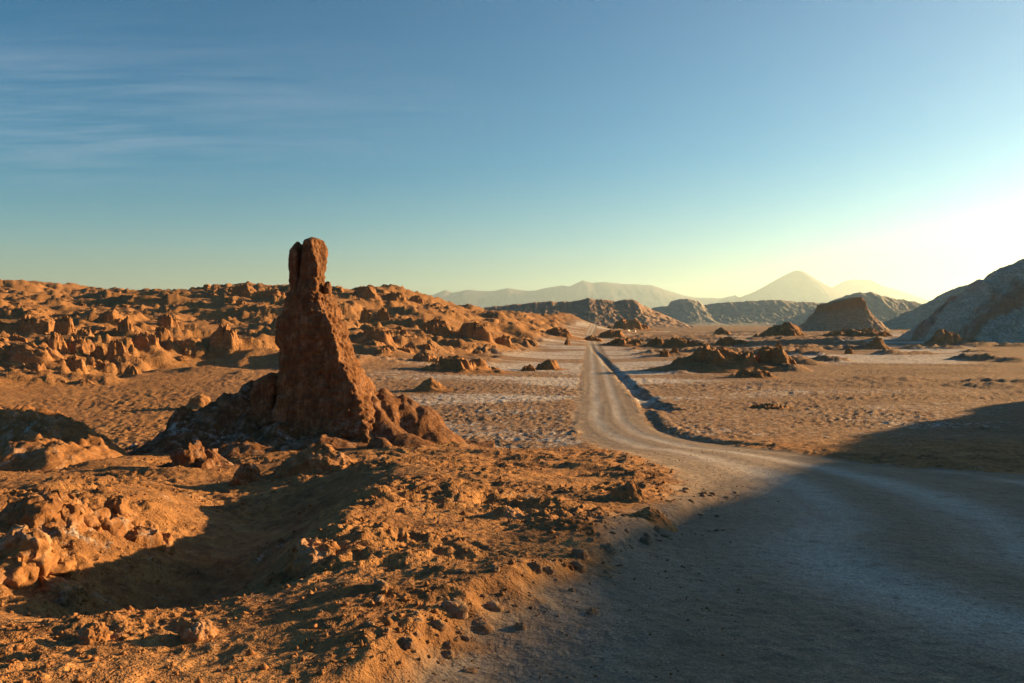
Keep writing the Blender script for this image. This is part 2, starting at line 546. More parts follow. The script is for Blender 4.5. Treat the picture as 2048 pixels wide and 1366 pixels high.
    if mm.any():
        xs, ys = x[mm], y[mm]
        d, o, a = seg_dist(xs, ys, ditch_pts)
        w = np.interp(ys, [66, 78, 130, 260], [1.7, 1.25, .85, .8]) * (1 + .7 * gn2(xs * .4, ys * .4, 201) + .4 * gn2(xs * 1.3, ys * 1.3, 202))
        cut = 1 - sstep(.35 * w, w, d)
        berm = np.exp(-((d - w * 1.25) / (.35 * w)) ** 2)
        rdm = rd[mm]
        dz = -np.interp(ys, [66, 100, 180, 280], [.6, .5, .32, .15]) * cut * (.8 + .6 * gn2(xs * .3, ys * .3, 205)) + .05 * berm * (o < 0)
        d2, o2, a2 = seg_dist(xs, ys, ditch2_pts)
        dz += -.16 * np.exp(-(d2 / .5) ** 2) + .08 * np.exp(-((o2 + 1.0) / .4) ** 2)
        d3, o3, a3 = seg_dist(xs, ys, wind_pts)
        dz += .07 * np.exp(-(d3 / .35) ** 2) * np.clip(.1 + 2.2 * gn2(xs * .4, ys * .4, 203), 0, 1)
        z[mm] += dz
        out['ditch'] = np.zeros(x.shape, dtype=F)
        out['ditch'][mm] = cut
    else:
        out['ditch'] = np.zeros(x.shape, dtype=F)
    # ---- road relief: ruts along the travel direction
    mm = road > .001
    xs, ys, o, a = x[mm], y[mm], ro[mm], ra[mm]
    rut = (.014 * gn2(o * 1.6, a * .07, 211) + .004 * gn2(o * 5.0, a * .15, 213)) * (.5 + sstep(-.2, .4, gn2(xs * .25, ys * .25, 210))) + .02 * fbm2(xs * .9, ys * .9, 3, .5, 215) + .010 * fbm2(xs * 7, ys * 9, 3, .65, 217) + .016 * np.minimum(gn2(xs * 2.6, ys * 3.4, 221) + .25, 0)
    ol = o + (.9 * gn2(a * .07, o * .05, 216) + .2 * gn2(a * .3, o * .3, 218)) * (1 - .7 * sstep(40, 60, ys))
    for off, wd, dp in ((-.95, .4, .02), (.9, .42, .02), (-3.4, .3, .010), (-5.0, .35, .010)):
        rut = rut - dp * np.exp(-((ol - off) / wd) ** 2) + .5 * dp * np.exp(-((np.abs(ol - off) - 1.6 * wd) / (.5 * wd)) ** 2)
    rut += .035 * gn2(o * .25, a * 1.4, 219) * sstep(40, 70, ys)
    z[mm] += rut * road[mm]
    # ---- off-picture hill
    mm = (x > 8) & (y < 190) & (r < 240)
    if mm.any():
        xs, ys = x[mm], y[mm]
        d, o, a = seg_dist(xs, ys, crest_p)
        cz = np.interp(a, _cl_s, [c[2] for c in crest])
        bz = base(xs, ys)
        edge = np.clip(xs - .66 * ys, 0, 99)
        n = 1.4 * fbm2(xs * .12, ys * .12, 4, .55, 221)
        prof = np.clip(1 - d / np.where(o < 0, 28.0, 50.0), 0, 1)
        prof = prof * prof * (3 - 2 * prof) * .45 + prof * .55
        h = (cz - bz) * prof
        z[mm] += np.maximum(h, 0) + n * sstep(0, .25, prof) * (.3 + 1.2 * sstep(60, 90, ys)) * (d < 50)
    out['salt'] = None
    out['z'] = z
    return out


def height(x, y):
    return terrain(np.asarray(x, dtype=float), np.asarray(y, dtype=float))['z']


def zat(x, y):
    return float(height(np.array([x]), np.array([y]))[0])


def hith(px, py, dmin=2.5, dmax=2500):
    return hit(px, py, height, dmin, dmax)


# ------------------------------------------------------------------ mesh helper
def mesh_from(name, v, f, attrs=None, smooth=True, mat=None):
    """v (n,3), f (m,3|4) -> mesh"""
    v = np.asarray(v, dtype=F)
    f = np.asarray(f, dtype=np.int32)
    me = bpy.data.meshes.new(name)
    me.vertices.add(len(v))
    me.vertices.foreach_set('co', v.ravel())
    k = f.shape[1]
    me.loops.add(f.size)
    me.loops.foreach_set('vertex_index', f.ravel())
    me.polygons.add(len(f))
    me.polygons.foreach_set('loop_start', np.arange(0, f.size, k, dtype=np.int32))
    if smooth:
        me.polygons.foreach_set('use_smooth', np.ones(len(f), dtype=bool))
    for an, (kind, arr) in (attrs or {}).items():
        at = me.attributes.new(an, kind, 'POINT')
        at.data.foreach_set('value' if kind == 'FLOAT' else 'vector', np.asarray(arr, dtype=F).ravel())
    me.update(calc_edges=True)
    if mat:
        me.materials.append(mat)
    return me


def obj(name, me, parent=None, loc=None):
    o = bpy.data.objects.new(name, me)
    col.objects.link(o)
    if parent:
        o.parent = parent
    if loc is not None:
        o.location = loc
    return o


def tag(o, label, cat, group=None):
    o['label'] = label
    o['category'] = cat
    if group:
        o['group'] = group
    return o


def grid_faces(nr, nc):
    i = np.arange((nr - 1) * (nc - 1))
    r, c = i // (nc - 1), i % (nc - 1)
    a = r * nc + c
    return np.stack([a, a + 1, a + nc + 1, a + nc], 1)


# ------------------------------------------------------------------ materials
def new_mat(name):
    m = bpy.data.materials.new(name)
    m.use_nodes = True
    t = m.node_tree
    t.nodes.clear()
    out = N(t, 'ShaderNodeOutputMaterial')
    b = N(t, 'ShaderNodeBsdfPrincipled')
    b.inputs['Roughness'].default_value = 0.95
    b.inputs['Specular IOR Level'].default_value = 0.12
    L(t, b.outputs[0], out.inputs['Surface'])
    return m, t, b


def attr(t, name, vec=False):
    n = N(t, 'ShaderNodeAttribute', attribute_name=name)
    return n.outputs['Vector' if vec else 'Fac']


def bump(t, b, h, strength, dist):
    n = N(t, 'ShaderNodeBump')
    n.inputs['Strength'].default_value = strength
    n.inputs['Distance'].default_value = dist
    L(t, h, n.inputs['Height'])
    prev = b.inputs['Normal']
    if prev.is_linked:
        L(t, prev.links[0].from_socket, n.inputs['Normal'])
    L(t, n.outputs[0], b.inputs['Normal'])


CLAY_D, CLAY_M, CLAY_L = (0.19, 0.085, 0.036), (0.36, 0.168, 0.062), (0.52, 0.26, 0.098)
SALT = (0.66, 0.60, 0.54)

# ground
mat_ground, t, b = new_mat('desert_ground')
pos = N(t, 'ShaderNodeNewGeometry').outputs['Position']
n1 = noise(t, pos, 0.35, 6, 0.62)
n2 = noise(t, pos, 6.0, 5, 0.65)
n3 = noise(t, pos, 38.0, 4, 0.6)
clay = mixcol(t, ramp(t, n1, [(0.35, 0.0), (0.68, 1.0)]), CLAY_M, CLAY_L)
clay = mixcol(t, math_node(t, 'MULTIPLY', ramp(t, n2, [(0.42, 1.0), (0.58, 0.0)]), .55), clay, CLAY_D)
saltn = noise(t, pos, 0.9, 7, 0.68, 0.4)
speck = noise(t, pos, 4.5, 4, 0.7, 0.6)
saltmix = math_node(t, 'ADD', math_node(t, 'MULTIPLY', saltn, .5), math_node(t, 'MULTIPLY', speck, .5))
sa = attr(t, 'salt')
thr = math_node(t, 'SUBTRACT', .64, math_node(t, 'MULTIPLY', sa, .22))
saltm = math_node(t, 'MULTIPLY', math_node(t, 'MULTIPLY', math_node(t, 'SUBTRACT', saltmix, thr), 11.0, clamp=True), math_node(t, 'MULTIPLY', sa, 2.5, clamp=True))
clay = mixcol(t, math_node(t, 'MULTIPLY', attr(t, 'plain'), .7), clay, (0.27, 0.175, 0.11))
clay = mixcol(t, math_node(t, 'MULTIPLY', saltm, .85), clay, SALT)
small = ramp(t, noise(t, pos, 2.3, 8, 0.72), [(0.60, 0.0), (0.72, 1.0)])
clay = mixcol(t, math_node(t, 'MULTIPLY', small, .5), clay, (0.56, 0.47, 0.39))
clay = mixcol(t, math_node(t, 'MULTIPLY', ramp(t, noise(t, pos, 1.3, 8, .72, .4), [(0.38, 1.0), (0.52, 0.0)]), .5), clay, (0.13, 0.06, 0.03))
ruv = attr(t, 'road_uv', True)
nse = noise(t, pos, 1.9, 6, .7)
rs = noise(t, mapping(t, ruv, (1.0, 0.03, 1)), 2.4, 5, 0.6)
rs2 = noise(t, mapping(t, ruv, (1.0, 0.02, 1), loc=(3, 1, 0)), 9.0, 4, 0.6)
roadc = mixcol(t, ramp(t, rs, [(0.35, 0.0), (0.65, 1.0)]), (0.32, 0.235, 0.165), (0.43, 0.335, 0.25))
roadc = mixcol(t, math_node(t, 'MULTIPLY', ramp(t, rs2, [(0.5, 0.0), (0.7, 1.0)]), .22), roadc, (0.52, 0.43, 0.35))
roadc = mixcol(t, math_node(t, 'MULTIPLY', ramp(t, n2, [(0.36, 1.0), (0.52, 0.0)]), .45), roadc, (0.19, 0.125, 0.08))
wash = noise(t, mapping(t, ruv, (0.35, 1.0, 1)), 1.1, 6, 0.68)
roadc = mixcol(t, math_node(t, 'MULTIPLY', ramp(t, wash, [(0.40, 0.0), (0.62, 1.0)]), .5), roadc, (0.37, 0.225, 0.13))
roadc = mixcol(t, math_node(t, 'MULTIPLY', ramp(t, noise(t, pos, .8, 7, .7), [(0.5, 0.0), (0.68, 1.0)]), .4), roadc, (0.17, 0.105, 0.065))
sr = N(t, 'ShaderNodeSeparateXYZ')
L(t, ruv, sr.inputs[0])
lane_x = math_node(t, 'ADD', sr.outputs[0], math_node(t, 'MULTIPLY', math_node(t, 'SUBTRACT', noise(t, mapping(t, ruv, (.05, .10, 1)), 1.0, 3), .5), .9))
lanes = None
for off, wd in ((-.95, .45), (.9, .5), (-3.4, .35), (-5.0, .4)):
    g_ = math_node(t, 'DIVIDE', math_node(t, 'SUBTRACT', lane_x, off), wd)
    g_ = math_node(t, 'POWER', 2.718, math_node(t, 'MULTIPLY', math_node(t, 'MULTIPLY', g_, g_), -1.0))
    lanes = g_ if lanes is None else math_node(t, 'MAXIMUM', lanes, g_)
lanes = math_node(t, 'MULTIPLY', lanes, ramp(t, noise(t, mapping(t, ruv, (1.0, .10, 1)), 1.3, 6, .65), [(0.30, 0.3), (0.58, 1.0)]))
roadc = mixcol(t, math_node(t, 'MULTIPLY', lanes, .9), roadc, (0.60, 0.54, 0.48))
lotm = ramp(t, math_node(t, 'ADD', math_node(t, 'MULTIPLY', sr.outputs[0], -.1), math_node(t, 'MULTIPLY', math_node(t, 'SUBTRACT', noise(t, pos, .45, 5, .65), .5), .9)), [(0.18, 0.0), (0.42, 1.0)])
roadc = mixcol(t, math_node(t, 'MULTIPLY', lotm, .7), roadc, (0.25, 0.175, 0.12))
roadc = mixcol(t, math_node(t, 'MULTIPLY', ramp(t, noise(t, pos, 3.2, 6, .7), [(0.30, 1.0), (0.46, 0.0)]), .55), roadc, (0.14, 0.095, 0.065))
rm = math_node(t, 'ADD', attr(t, 'road'), math_node(t, 'MULTIPLY', math_node(t, 'SUBTRACT', nse, .5), 1.1))
rm = ramp(t, rm, [(0.30, 0.0), (0.72, 1.0)])
grit = ramp(t, noise(t, pos, 70.0, 5, .7), [(0.40, 1.0), (0.56, 0.0)])
roadc = mixcol(t, math_node(t, 'MULTIPLY', grit, .6), roadc, (0.12, 0.085, 0.06))
roadc = mixcol(t, math_node(t, 'MULTIPLY', ramp(t, noise(t, pos, 17.0, 6, .75), [(0.34, 1.0), (0.50, 0.0)]), .5), roadc, (0.13, 0.09, 0.062))
roadc = mixcol(t, ramp(t, noise(t, pos, 55.0, 4, .7), [(0.62, 0.0), (0.70, .7)]), roadc, (0.62, 0.55, 0.48))
final = mixcol(t, rm, clay, roadc)
final = mixcol(t, math_node(t, 'MULTIPLY', ramp(t, n3, [(0.40, 1.0), (0.60, 0.0)]), .25), final, (0.11, 0.06, 0.035))
L(t, final, b.inputs['Base Color'])
nb = noise(t, pos, 1.5, 7, 0.68, .3)
rough_h = math_node(t, 'MULTIPLY', nb, math_node(t, 'SUBTRACT', 1.0, math_node(t, 'MULTIPLY', attr(t, 'road'), .85)))
bump(t, b, rough_h, .9, .30)
bump(t, b, n2, .6, .06)
bump(t, b, n3, .6, .012)

# rock
def rock_material(name, dark, mid, light, salt_amt, scale=1.0, striate=0.0, bump_d=.08):
    m, t, b = new_mat(name)
    pos = N(t, 'ShaderNodeNewGeometry').outputs['Position']
    n1 = noise(t, pos, 0.5 * scale, 6, 0.62)
    n2 = noise(t, pos, 3.2 * scale, 7, 0.66, .3)
    n3 = noise(t, pos, 16.0 * scale, 5, 0.62)
    c = mixcol(t, ramp(t, n1, [(0.36, 0.0), (0.66, 1.0)]), mid, light)
    c = mixcol(t, math_node(t, 'MULTIPLY', ramp(t, n2, [(0.38, 1.0), (0.58, 0.0)]), .7), c, dark)
    if striate:
        st = noise(t, mapping(t, pos, (1.0, 1.0, 0.10)), 9.0 * scale, 5, 0.6, .4)
        c = mixcol(t, math_node(t, 'MULTIPLY', ramp(t, st, [(0.38, 1.0), (0.60, 0.0)]), striate), c, dark)
        bump(t, b, st, .6, bump_d)
    bed = noise(t, mapping(t, pos, (.12, .12, 1.0)), 3.0 * scale, 5, .65, .5)
    c = mixcol(t, math_node(t, 'MULTIPLY', ramp(t, bed, [(0.50, 0.0), (0.64, 1.0)]), .12 if striate else .35), c, tuple(v * 1.25 for v in light))
    c = mixcol(t, math_node(t, 'MULTIPLY', ramp(t, bed, [(0.34, 1.0), (0.46, 0.0)]), .12 if striate else .35), c, dark)
    s = math_node(t, 'MULTIPLY', attr(t, 'salt'), ramp(t, noise(t, pos, 3.2 * scale, 7, 0.72, .6), [(0.50, 0.0), (0.64, 1.0)]))
    c = mixcol(t, math_node(t, 'MULTIPLY', s, salt_amt), c, SALT)
    c = mixcol(t, math_node(t, 'MULTIPLY', ramp(t, n3, [(0.40, 1.0), (0.58, 0.0)]), .4), c, (0.09, 0.045, 0.025))
    c = mixcol(t, math_node(t, 'MULTIPLY', attr(t, 'stratum'), ramp(t, n2, [(0.35, 0.3), (0.6, .9)])), c, (0.30, 0.125, 0.055))
    L(t, c, b.inputs['Base Color'])
    bump(t, b, n2, .6, bump_d)
    bump(t, b, n3, .6, bump_d * .3)
    return m


mat_spire = rock_material('spire_clay', (0.10, 0.042, 0.02), (0.22, 0.094, 0.037), (0.34, 0.15, 0.055), .8, 1.0, .8, .08)
mat_rock = rock_material('outcrop_clay', CLAY_D, (0.29, 0.13, 0.048), (0.43, 0.20, 0.072), .85, 1.0, 0, .09)
mat_far = rock_material('far_rock', (0.22, 0.125, 0.075), (0.36, 0.21, 0.13), (0.44, 0.28, 0.18), .8, .22, 0, .5)
mat_grey = rock_material('grey_hill', (0.30, 0.245, 0.18), (0.40, 0.335, 0.255), (0.47, 0.41, 0.32), .8, .08, 0, 1.2)
mat_mount = rock_material('mountain_rock', (0.12, 0.09, 0.08), (0.18, 0.14, 0.12), (0.22, 0.18, 0.15), .0, .004, 0, 20)
mat_scree = rock_material('scree', (0.26, 0.20, 0.14), (0.47, 0.385, 0.28), (0.58, 0.50, 0.39), .9, .35, 0, .5)
mat_stone = rock_material('stone', (0.16, 0.08, 0.042), (0.28, 0.15, 0.075), (0.40, 0.25, 0.145), .8, 6.0, 0, .012)

# ------------------------------------------------------------------ the ground sheet
az = [np.radians(np.arange(-180, -90, 6.0)), np.radians(np.arange(-90, -40, 2.0)), np.radians(np.arange(-40, 40, 0.12)),
      np.radians(np.arange(40, 100, 0.8)), np.radians(np.arange(100, 180.1, 6.0))]
az = np.concatenate(az)
az[-1] = math.pi


def lograng(a, b, q):
    n = max(2, int(math.log(b / a) / q))
    return np.exp(np.linspace(math.log(a), math.log(b), n, endpoint=False))


rr = np.concatenate([lograng(.5, 2.6, .03), lograng(2.6, 15, .0046), lograng(15, 100, .0063), lograng(100, 420, .0083),
                     lograng(420, 3000, .015), lograng(3000, 55000, .06), [55000.0]])
nr, nc = len(rr), len(az)
gx = (rr[:, None] * np.sin(az)[None]).ravel()
gy = (rr[:, None] * np.cos(az)[None]).ravel()
T = terrain(gx, gy)
gz = T['z']
rad = np.hypot(gx, gy)
plainm = (1 - sstep(36, 58, gy * 0 + 58 - rad + 36)) if False else sstep(34, 52, gy) * (1 - T['bad'])
azg = np.arctan2(gx, gy)
sheen = sstep(-.1, .3, fbm2(gx * .02, gy * .05, 3, .5, 301) + .05)
bright = sstep(150, 190, rad) * (1 - sstep(420, 560, rad)) * sstep(.17, .24, azg) * (1 - sstep(.50, .56, azg)) * sstep(-.02, .10, fbm2(gx * .012, gy * .03, 2, .5, 305) + .02)
strips = sstep(420, 520, rad) * (1 - sstep(900, 1500, rad)) * (azg > .08) * sstep(.02, .10, fbm2(gx * .006, gy * .012, 2, .5, 307))
bright = np.maximum(bright, strips)
lat = gx - np.interp(gy, [40, 70, 160, 300], [4.5, 9, 19, 30])            # metres right of the road
flat_salt = np.exp(-(lat / np.interp(rad, [40, 100, 300], [22, 34, 75])) ** 2)
salt = plainm * np.clip(flat_salt * (.50 + .45 * sheen) + .18 * sheen, 0, 1) + bright
salt = salt + .34 * T['crust'] * sstep(-.05, .3, gn2(gx * .4, gy * .4, 311)) + T['ditch'] * .3
salt = salt + .35 * T['bad'] * sstep(.1, .35, gn2(gx * .05, gy * .05, 321))
salt = np.clip(salt * (1 - .9 * T['plain_oc']) * (1 - .6 * T['road']), 0, 1)
V = np.stack([gx, gy, gz], 1)
Fq = grid_faces(nr, nc)
fr = T['road'][Fq].mean(1)
fb = T['bad'][Fq].mean(1)
fd = np.hypot(V[Fq[:, 0], 0] - 0, V[Fq[:, 0], 1])
isroad = (fr > .5) & (fd < 1000)
ishill = (~isroad) & (fb > .5)


def sub_mesh(name, mask):
    f = Fq[mask]
    used = np.zeros(len(V), dtype=bool)
    used[f.ravel()] = True
    idx = np.cumsum(used) - 1
    at = {'plain': ('FLOAT', plainm[used] * sstep(-.42, -.2, azg[used])), 'road': ('FLOAT', T['road'][used]), 'salt': ('FLOAT', salt[used]),
          'road_uv': ('FLOAT_VECTOR', np.stack([T['ro'][used], T['ra'][used], np.zeros(used.sum())], 1))}
    o = obj(name, mesh_from(name, V[used], idx[f], at, True, mat_ground))
    o['kind'] = 'structure'
    return o


sub_mesh('dirt_road', isroad)
sub_mesh('badlands_hillside', ishill)
sub_mesh('ground', ~isroad & ~ishill)

# ------------------------------------------------------------------ far hills, mountains (structure)
def hill(name, sky_pts, d, front, back, mat, amp=.12, freq=3.0, n=260, m=60, prof=None, seed=1, tilt=0.0, jag=.03, salt=.2, floor=-3.0, kind=True, band=None):
    """a ridge whose crest stands at distance d; sky_pts are (column, row) of its outline"""
    px = np.linspace(sky_pts[0][0], sky_pts[-1][0], n)
    py = np.interp(px, [p[0] for p in sky_pts], [p[1] for p in sky_pts])
    dc = d * (1 + tilt * (px - px.mean()) / (px[-1] - px[0]))
    zc = CAMZ + (HZ - py) / FPX * dc
    size = zc.max() - floor
    xm = (px - CX) / FPX * dc
    zc = zc + size * jag * fbm2(xm / size * 2.5, xm * 0 + seed, 4, .6, seed)
    tt = np.concatenate([np.linspace(-1, 0, m, endpoint=False), np.linspace(0, 1, m // 3)])
    prof = prof or [(0, 0), (.25, .12), (.6, .5), (.85, .85), (1, 1)]
    pf = np.interp(1 - np.abs(tt), [p[0] for p in prof], [p[1] for p in prof])
    D = dc[None] + np.where(tt < 0, tt * front, tt * back)[:, None]
    X = (px[None] - CX) / FPX * dc[None] + 0 * D
    s1 = size / freq
    wx = X + .5 * s1 * gn2(X / s1, D / s1, seed + 7)
    g = ridge2(wx / s1, D / (s1 * 2.2), 4, .55, seed + 20) - .5
    g2 = fbm2(wx / s1 * 2.7, D / s1 * 2.0, 4, .55, seed + 31)
    env = np.clip(4 * pf * (1.02 - pf), 0, 1)[:, None]
    Z = floor + (zc[None] - floor) * pf[:, None] + size * amp * (g * env + .35 * g2 * (.25 + env))
    edge = np.minimum(np.arange(n), np.arange(n)[::-1]) / (n * .03)
    Z = floor + (Z - floor) * np.clip(edge, 0, 1)[None]
    v = np.stack([X.ravel(), D.ravel(), Z.ravel()], 1)
    sl = np.clip(salt * (.5 + 1.6 * g2), 0, 1).ravel()
    at = {'salt': ('FLOAT', sl)}
    if band:
        q = (pf[:, None] + .10 * g2)
        at['stratum'] = ('FLOAT', (sstep(band[0] - .04, band[0] + .03, q) * (1 - sstep(band[1] - .05, band[1] + .05, q))).ravel())
    o = obj(name, mesh_from(name, v, grid_faces(len(tt), n), at, True, mat))
    if kind:
        o['kind'] = 'structure'
    return o


hill('mountain_range', [(760, 640), (830, 602), (870, 588), (890, 581), (905, 585), (935, 580), (960, 582), (990, 582), (1015, 576), (1050, 581), (1070, 581), (1090, 576), (1125, 571), (1140, 573), (1165, 561), (1185, 566), (1205, 564), (1250, 568), (1305, 570), (1330, 580), (1370, 592), (1400, 596), (1440, 597), (1470, 590), (1500, 610), (1560, 640)], 38000, 7000, 5000, mat_mount, .07, 5, 240, 30, seed=3, jag=.012, salt=0)
hill('volcano', [(1340, 642), (1400, 612), (1440, 602), (1480, 594), (1510, 583), (1540, 566), (1565, 552), (1585, 543), (1597, 541), (1608, 544), (1625, 555), (1650, 570), (1680, 582), (1730, 600), (1800, 640)], 34000, 6500, 6000, mat_mount, .04, 6, 200, 30, seed=5, jag=.004, salt=0)
hill('volcano', [(1580, 640), (1640, 590), (1660, 576), (1690, 562), (1705, 559), (1740, 560), (1765, 572), (1800, 582), (1830, 592), (1870, 606), (1960, 640)], 42000, 6500, 6000, mat_mount, .04, 6, 180, 30, seed=8, jag=.006, salt=0)

hill('red_hill', [(860, 640), (900, 624), (960, 617), (1000, 612), (1050, 607), (1100, 603), (1140, 604), (1175, 597), (1200, 599), (1230, 602), (1255, 598), (1270, 600), (1285, 610), (1305, 620), (1330, 630), (1370, 648)], 1900, 260, 200, mat_far, .08, 2.5, 380, 60, prof=[(0, 0), (.3, .22), (.75, .72), (.9, .95), (1, 1)], seed=12, jag=.04, salt=.5)
hill('grey_hill', [(1230, 648), (1280, 628), (1310, 613), (1335, 612), (1342, 602), (1365, 597), (1395, 600), (1407, 610), (1430, 607), (1480, 603), (1560, 600), (1600, 604), (1640, 606), (1680, 604), (1760, 622), (1800, 648)], 4200, 420, 300, mat_grey, .08, 3, 380, 50, seed=15, jag=.03, salt=.4)
hill('grey_hill', [(1560, 648), (1640, 612), (1690, 591), (1720, 586), (1740, 584), (1760, 590), (1790, 598), (1830, 603), (1850, 612), (1920, 640)], 3400, 420, 300, mat_grey, .10, 3, 320, 50, seed=18, jag=.05, salt=.5)
hill('grey_hill', [(1790, 656), (1820, 636), (1850, 611), (1890, 586), (1920, 573), (1950, 566), (2000, 560), (2048, 556), (2150, 545), (2350, 560), (2500, 640)], 1250, 230, 200, mat_grey, .12, 5, 320, 70, prof=[(0, 0), (.3, .2), (.7, .68), (.9, .93), (1, 1)], seed=21, jag=.012, salt=.4)
# big scree hill at the right edge, with a cliff band near its top
hill('scree_hill', [(1868, 668), (1885, 655), (1905, 628), (1930, 600), (1945, 584), (1950, 574), (1954, 558), (1976, 555), (1986, 543), (2000, 535), (2020, 530), (2040, 521), (2060, 519), (2150, 505), (2300, 500), (2450, 540), (2600, 660)], 345, 62, 70, mat_scree, .11, 5, 380, 120, band=(.60, .80),
     prof=[(0, 0), (.12, .04), (.3, .2), (.62, .60), (.66, .74), (.8, .80), (.9, .94), (1, 1)], seed=24, jag=.045, salt=1.0)


# ------------------------------------------------------------------ knolls on the plain
def outcrop_arrays(a, bdep, h, seed, jag=.4, prof=None, apron=.42, cap=.5, na=84, nrad=34, salt=.25, steep=1.0, apex=1.0):
    """a craggy cap on a sandy apron, in local coordinates; returns x, y, z, salt and faces"""
    th = np.linspace(0, 2 * np.pi, na, endpoint=False) + .01 * seed
    ro = np.linspace(0, 1.1, nrad)
    wob = 1 + .26 * gn2(np.cos(th) * 1.2, np.sin(th) * 1.2, seed) + .14 * gn2(np.cos(th) * 3.5, np.sin(th) * 3.5, seed + 2)
    U = ro[:, None] * (np.cos(th) * wob)[None]
    Vv = ro[:, None] * (np.sin(th) * wob)[None]
    R = ro[:, None] + 0 * U
    asp = a / max(bdep, 1e-6)
    U1, V1 = U * max(1, a / h * .5) + seed * .37, Vv / asp * max(1, a / h * .5)
    uw, vw = U1 + .3 * gn2(U1 * 1.6, V1 * 1.6, seed + 4), V1 + .3 * gn2(U1 * 1.6, V1 * 1.6, seed + 5)
    arg = R + .55 * jag * gn2(uw * 1.5, vw * 1.5, seed + 6) * 2 + .22 * jag * gn2(uw * 5, vw * 5, seed + 7) * 2
    m = sstep(cap + .16 / steep, cap - .12 / steep, arg)
    rg = ridge2(uw * 1.7, vw * 1.7, 4, .6, seed + 11)
    bl = np.abs(gn2(uw * 4.2, vw * 4.2, seed + 17))
    nf = fbm2(uw * 7, vw * 7, 3, .6, seed + 13)
    dome = np.clip(1 - (R / 1.02) ** 2, 0, 1)
    cr = m * (.38 + .30 * dome + jag * (1.5 * (rg - .5) + .9 * (bl - .2) + .22 * nf))
    ap = apron * np.clip(1 - R, 0, 1) ** 1.1 * (1 + .25 * gn2(uw * 1.1, vw * 1.1, seed + 19) + jag * .5 * (rg - .5))
    Z = ap * np.clip(1 - R, 0, 1) ** (apex - 1) + cr * (1 - apron * .6) + .02 * nf * np.clip(1 - R, 0, 1)
    if prof is not None:
        Z = Z * np.interp(U, np.linspace(-1, 1, len(prof)), prof)
    Z = Z / max(Z.max(), 1e-6) * h
    X, Y = U * a, Vv * bdep
    s = min(a, h * 1.5)
    k = np.clip((1 - R) * 5, 0, 1) * m
    X = X + .12 * s * k * gn3(X / s * 2.4, Y / s * 2.4, Z / s * 2.4, seed + 23)
    Y = Y + .12 * s * k * gn3(X / s * 2.4, Y / s * 2.4, Z / s * 2.4, seed + 29)
    s2 = s * .28
    k2 = np.clip((1 - R) * 5, 0, 1) * (.35 + .65 * m)
    dx, dy, dz = (fbm3(X / s2, Y / s2, Z / s2, 3, .6, seed + 31 + 7 * i_) for i_ in range(3))
    X, Y, Z = X + .30 * s2 * k2 * dx, Y + .30 * s2 * k2 * dy, Z + .30 * s2 * k2 * dz
    idx = np.arange(nrad * na).reshape(nrad, na)
    rl = np.roll(idx, -1, 1)
    f = np.stack([idx[:-1], idx[1:], rl[1:], rl[:-1]], -1).reshape(-1, 4)
    sl = np.clip(salt * (.7 + 1.6 * nf), 0, 1)
    return X, Y, Z, R, sl, f


def outcrop_object(name, x0, y0, a, bdep, h, seed, mat, rotz=0.0, **kw):
    X, Y, Z, R, sl, f = outcrop_arrays(a, bdep, h, seed, **kw)
    c, s_ = math.cos(rotz), math.sin(rotz)
    X, Y = X * c - Y * s_, X * s_ + Y * c
    zb = zat(x0, y0)
    g = height((X + x0).ravel(), (Y + y0).ravel()).reshape(X.shape)
    w = np.clip(R, 0, 1) ** 2
    Z = Z + g * w + zb * (1 - w) - np.where(R > 1.0, .12 * h + .05, .02 * h)
    v = np.stack([X.ravel(), Y.ravel(), (Z - zb).ravel()], 1)
    return obj(name, mesh_from(name, v, f, {'salt': ('FLOAT', sl.ravel())}, True, mat), None, (x0, y0, zb))


def knoll(name, px, base_py, wpx, top_py, label, seed, jag=.35, prof=None, power=1.4, depth=.8, salt=.25, na=84, nrad=34, d=None, mat=None, cat='rock mound', group=None, apron=None, cap=None):
    """a mound on the terrain; size from its pixel width and its ground distance"""
    p = hith(px, base_py) if d is None else hitd(px, d, height)
    a = wpx * .5 * p[1] / FPX
    bdep = a * depth
    y0 = p[1] + bdep * .8
    h = CAMZ + (HZ - top_py) / FPX * y0 - zat(p[0], y0)
    h = max(h, .12 * a)
    apron = apron if apron is not None else np.interp(jag, [.15, .3, .6], [.9, .6, .35])
    cap = cap if cap is not None else np.interp(power, [1, 1.4, 3], [.45, .55, .8])
    o = outcrop_object(name, p[0], y0, a * 1.45, bdep * 1.45, h, seed, mat or mat_rock, jag=jag, prof=prof and [.25 * prof[0]] + list(np.interp(np.linspace(0, 1, 9), np.linspace(0, 1, len(prof)), prof)) + [.25 * prof[-1]], apron=apron, cap=cap * .74, apex=1.7, na=na, nrad=nrad, salt=salt)
    return tag(o, label, cat, group)


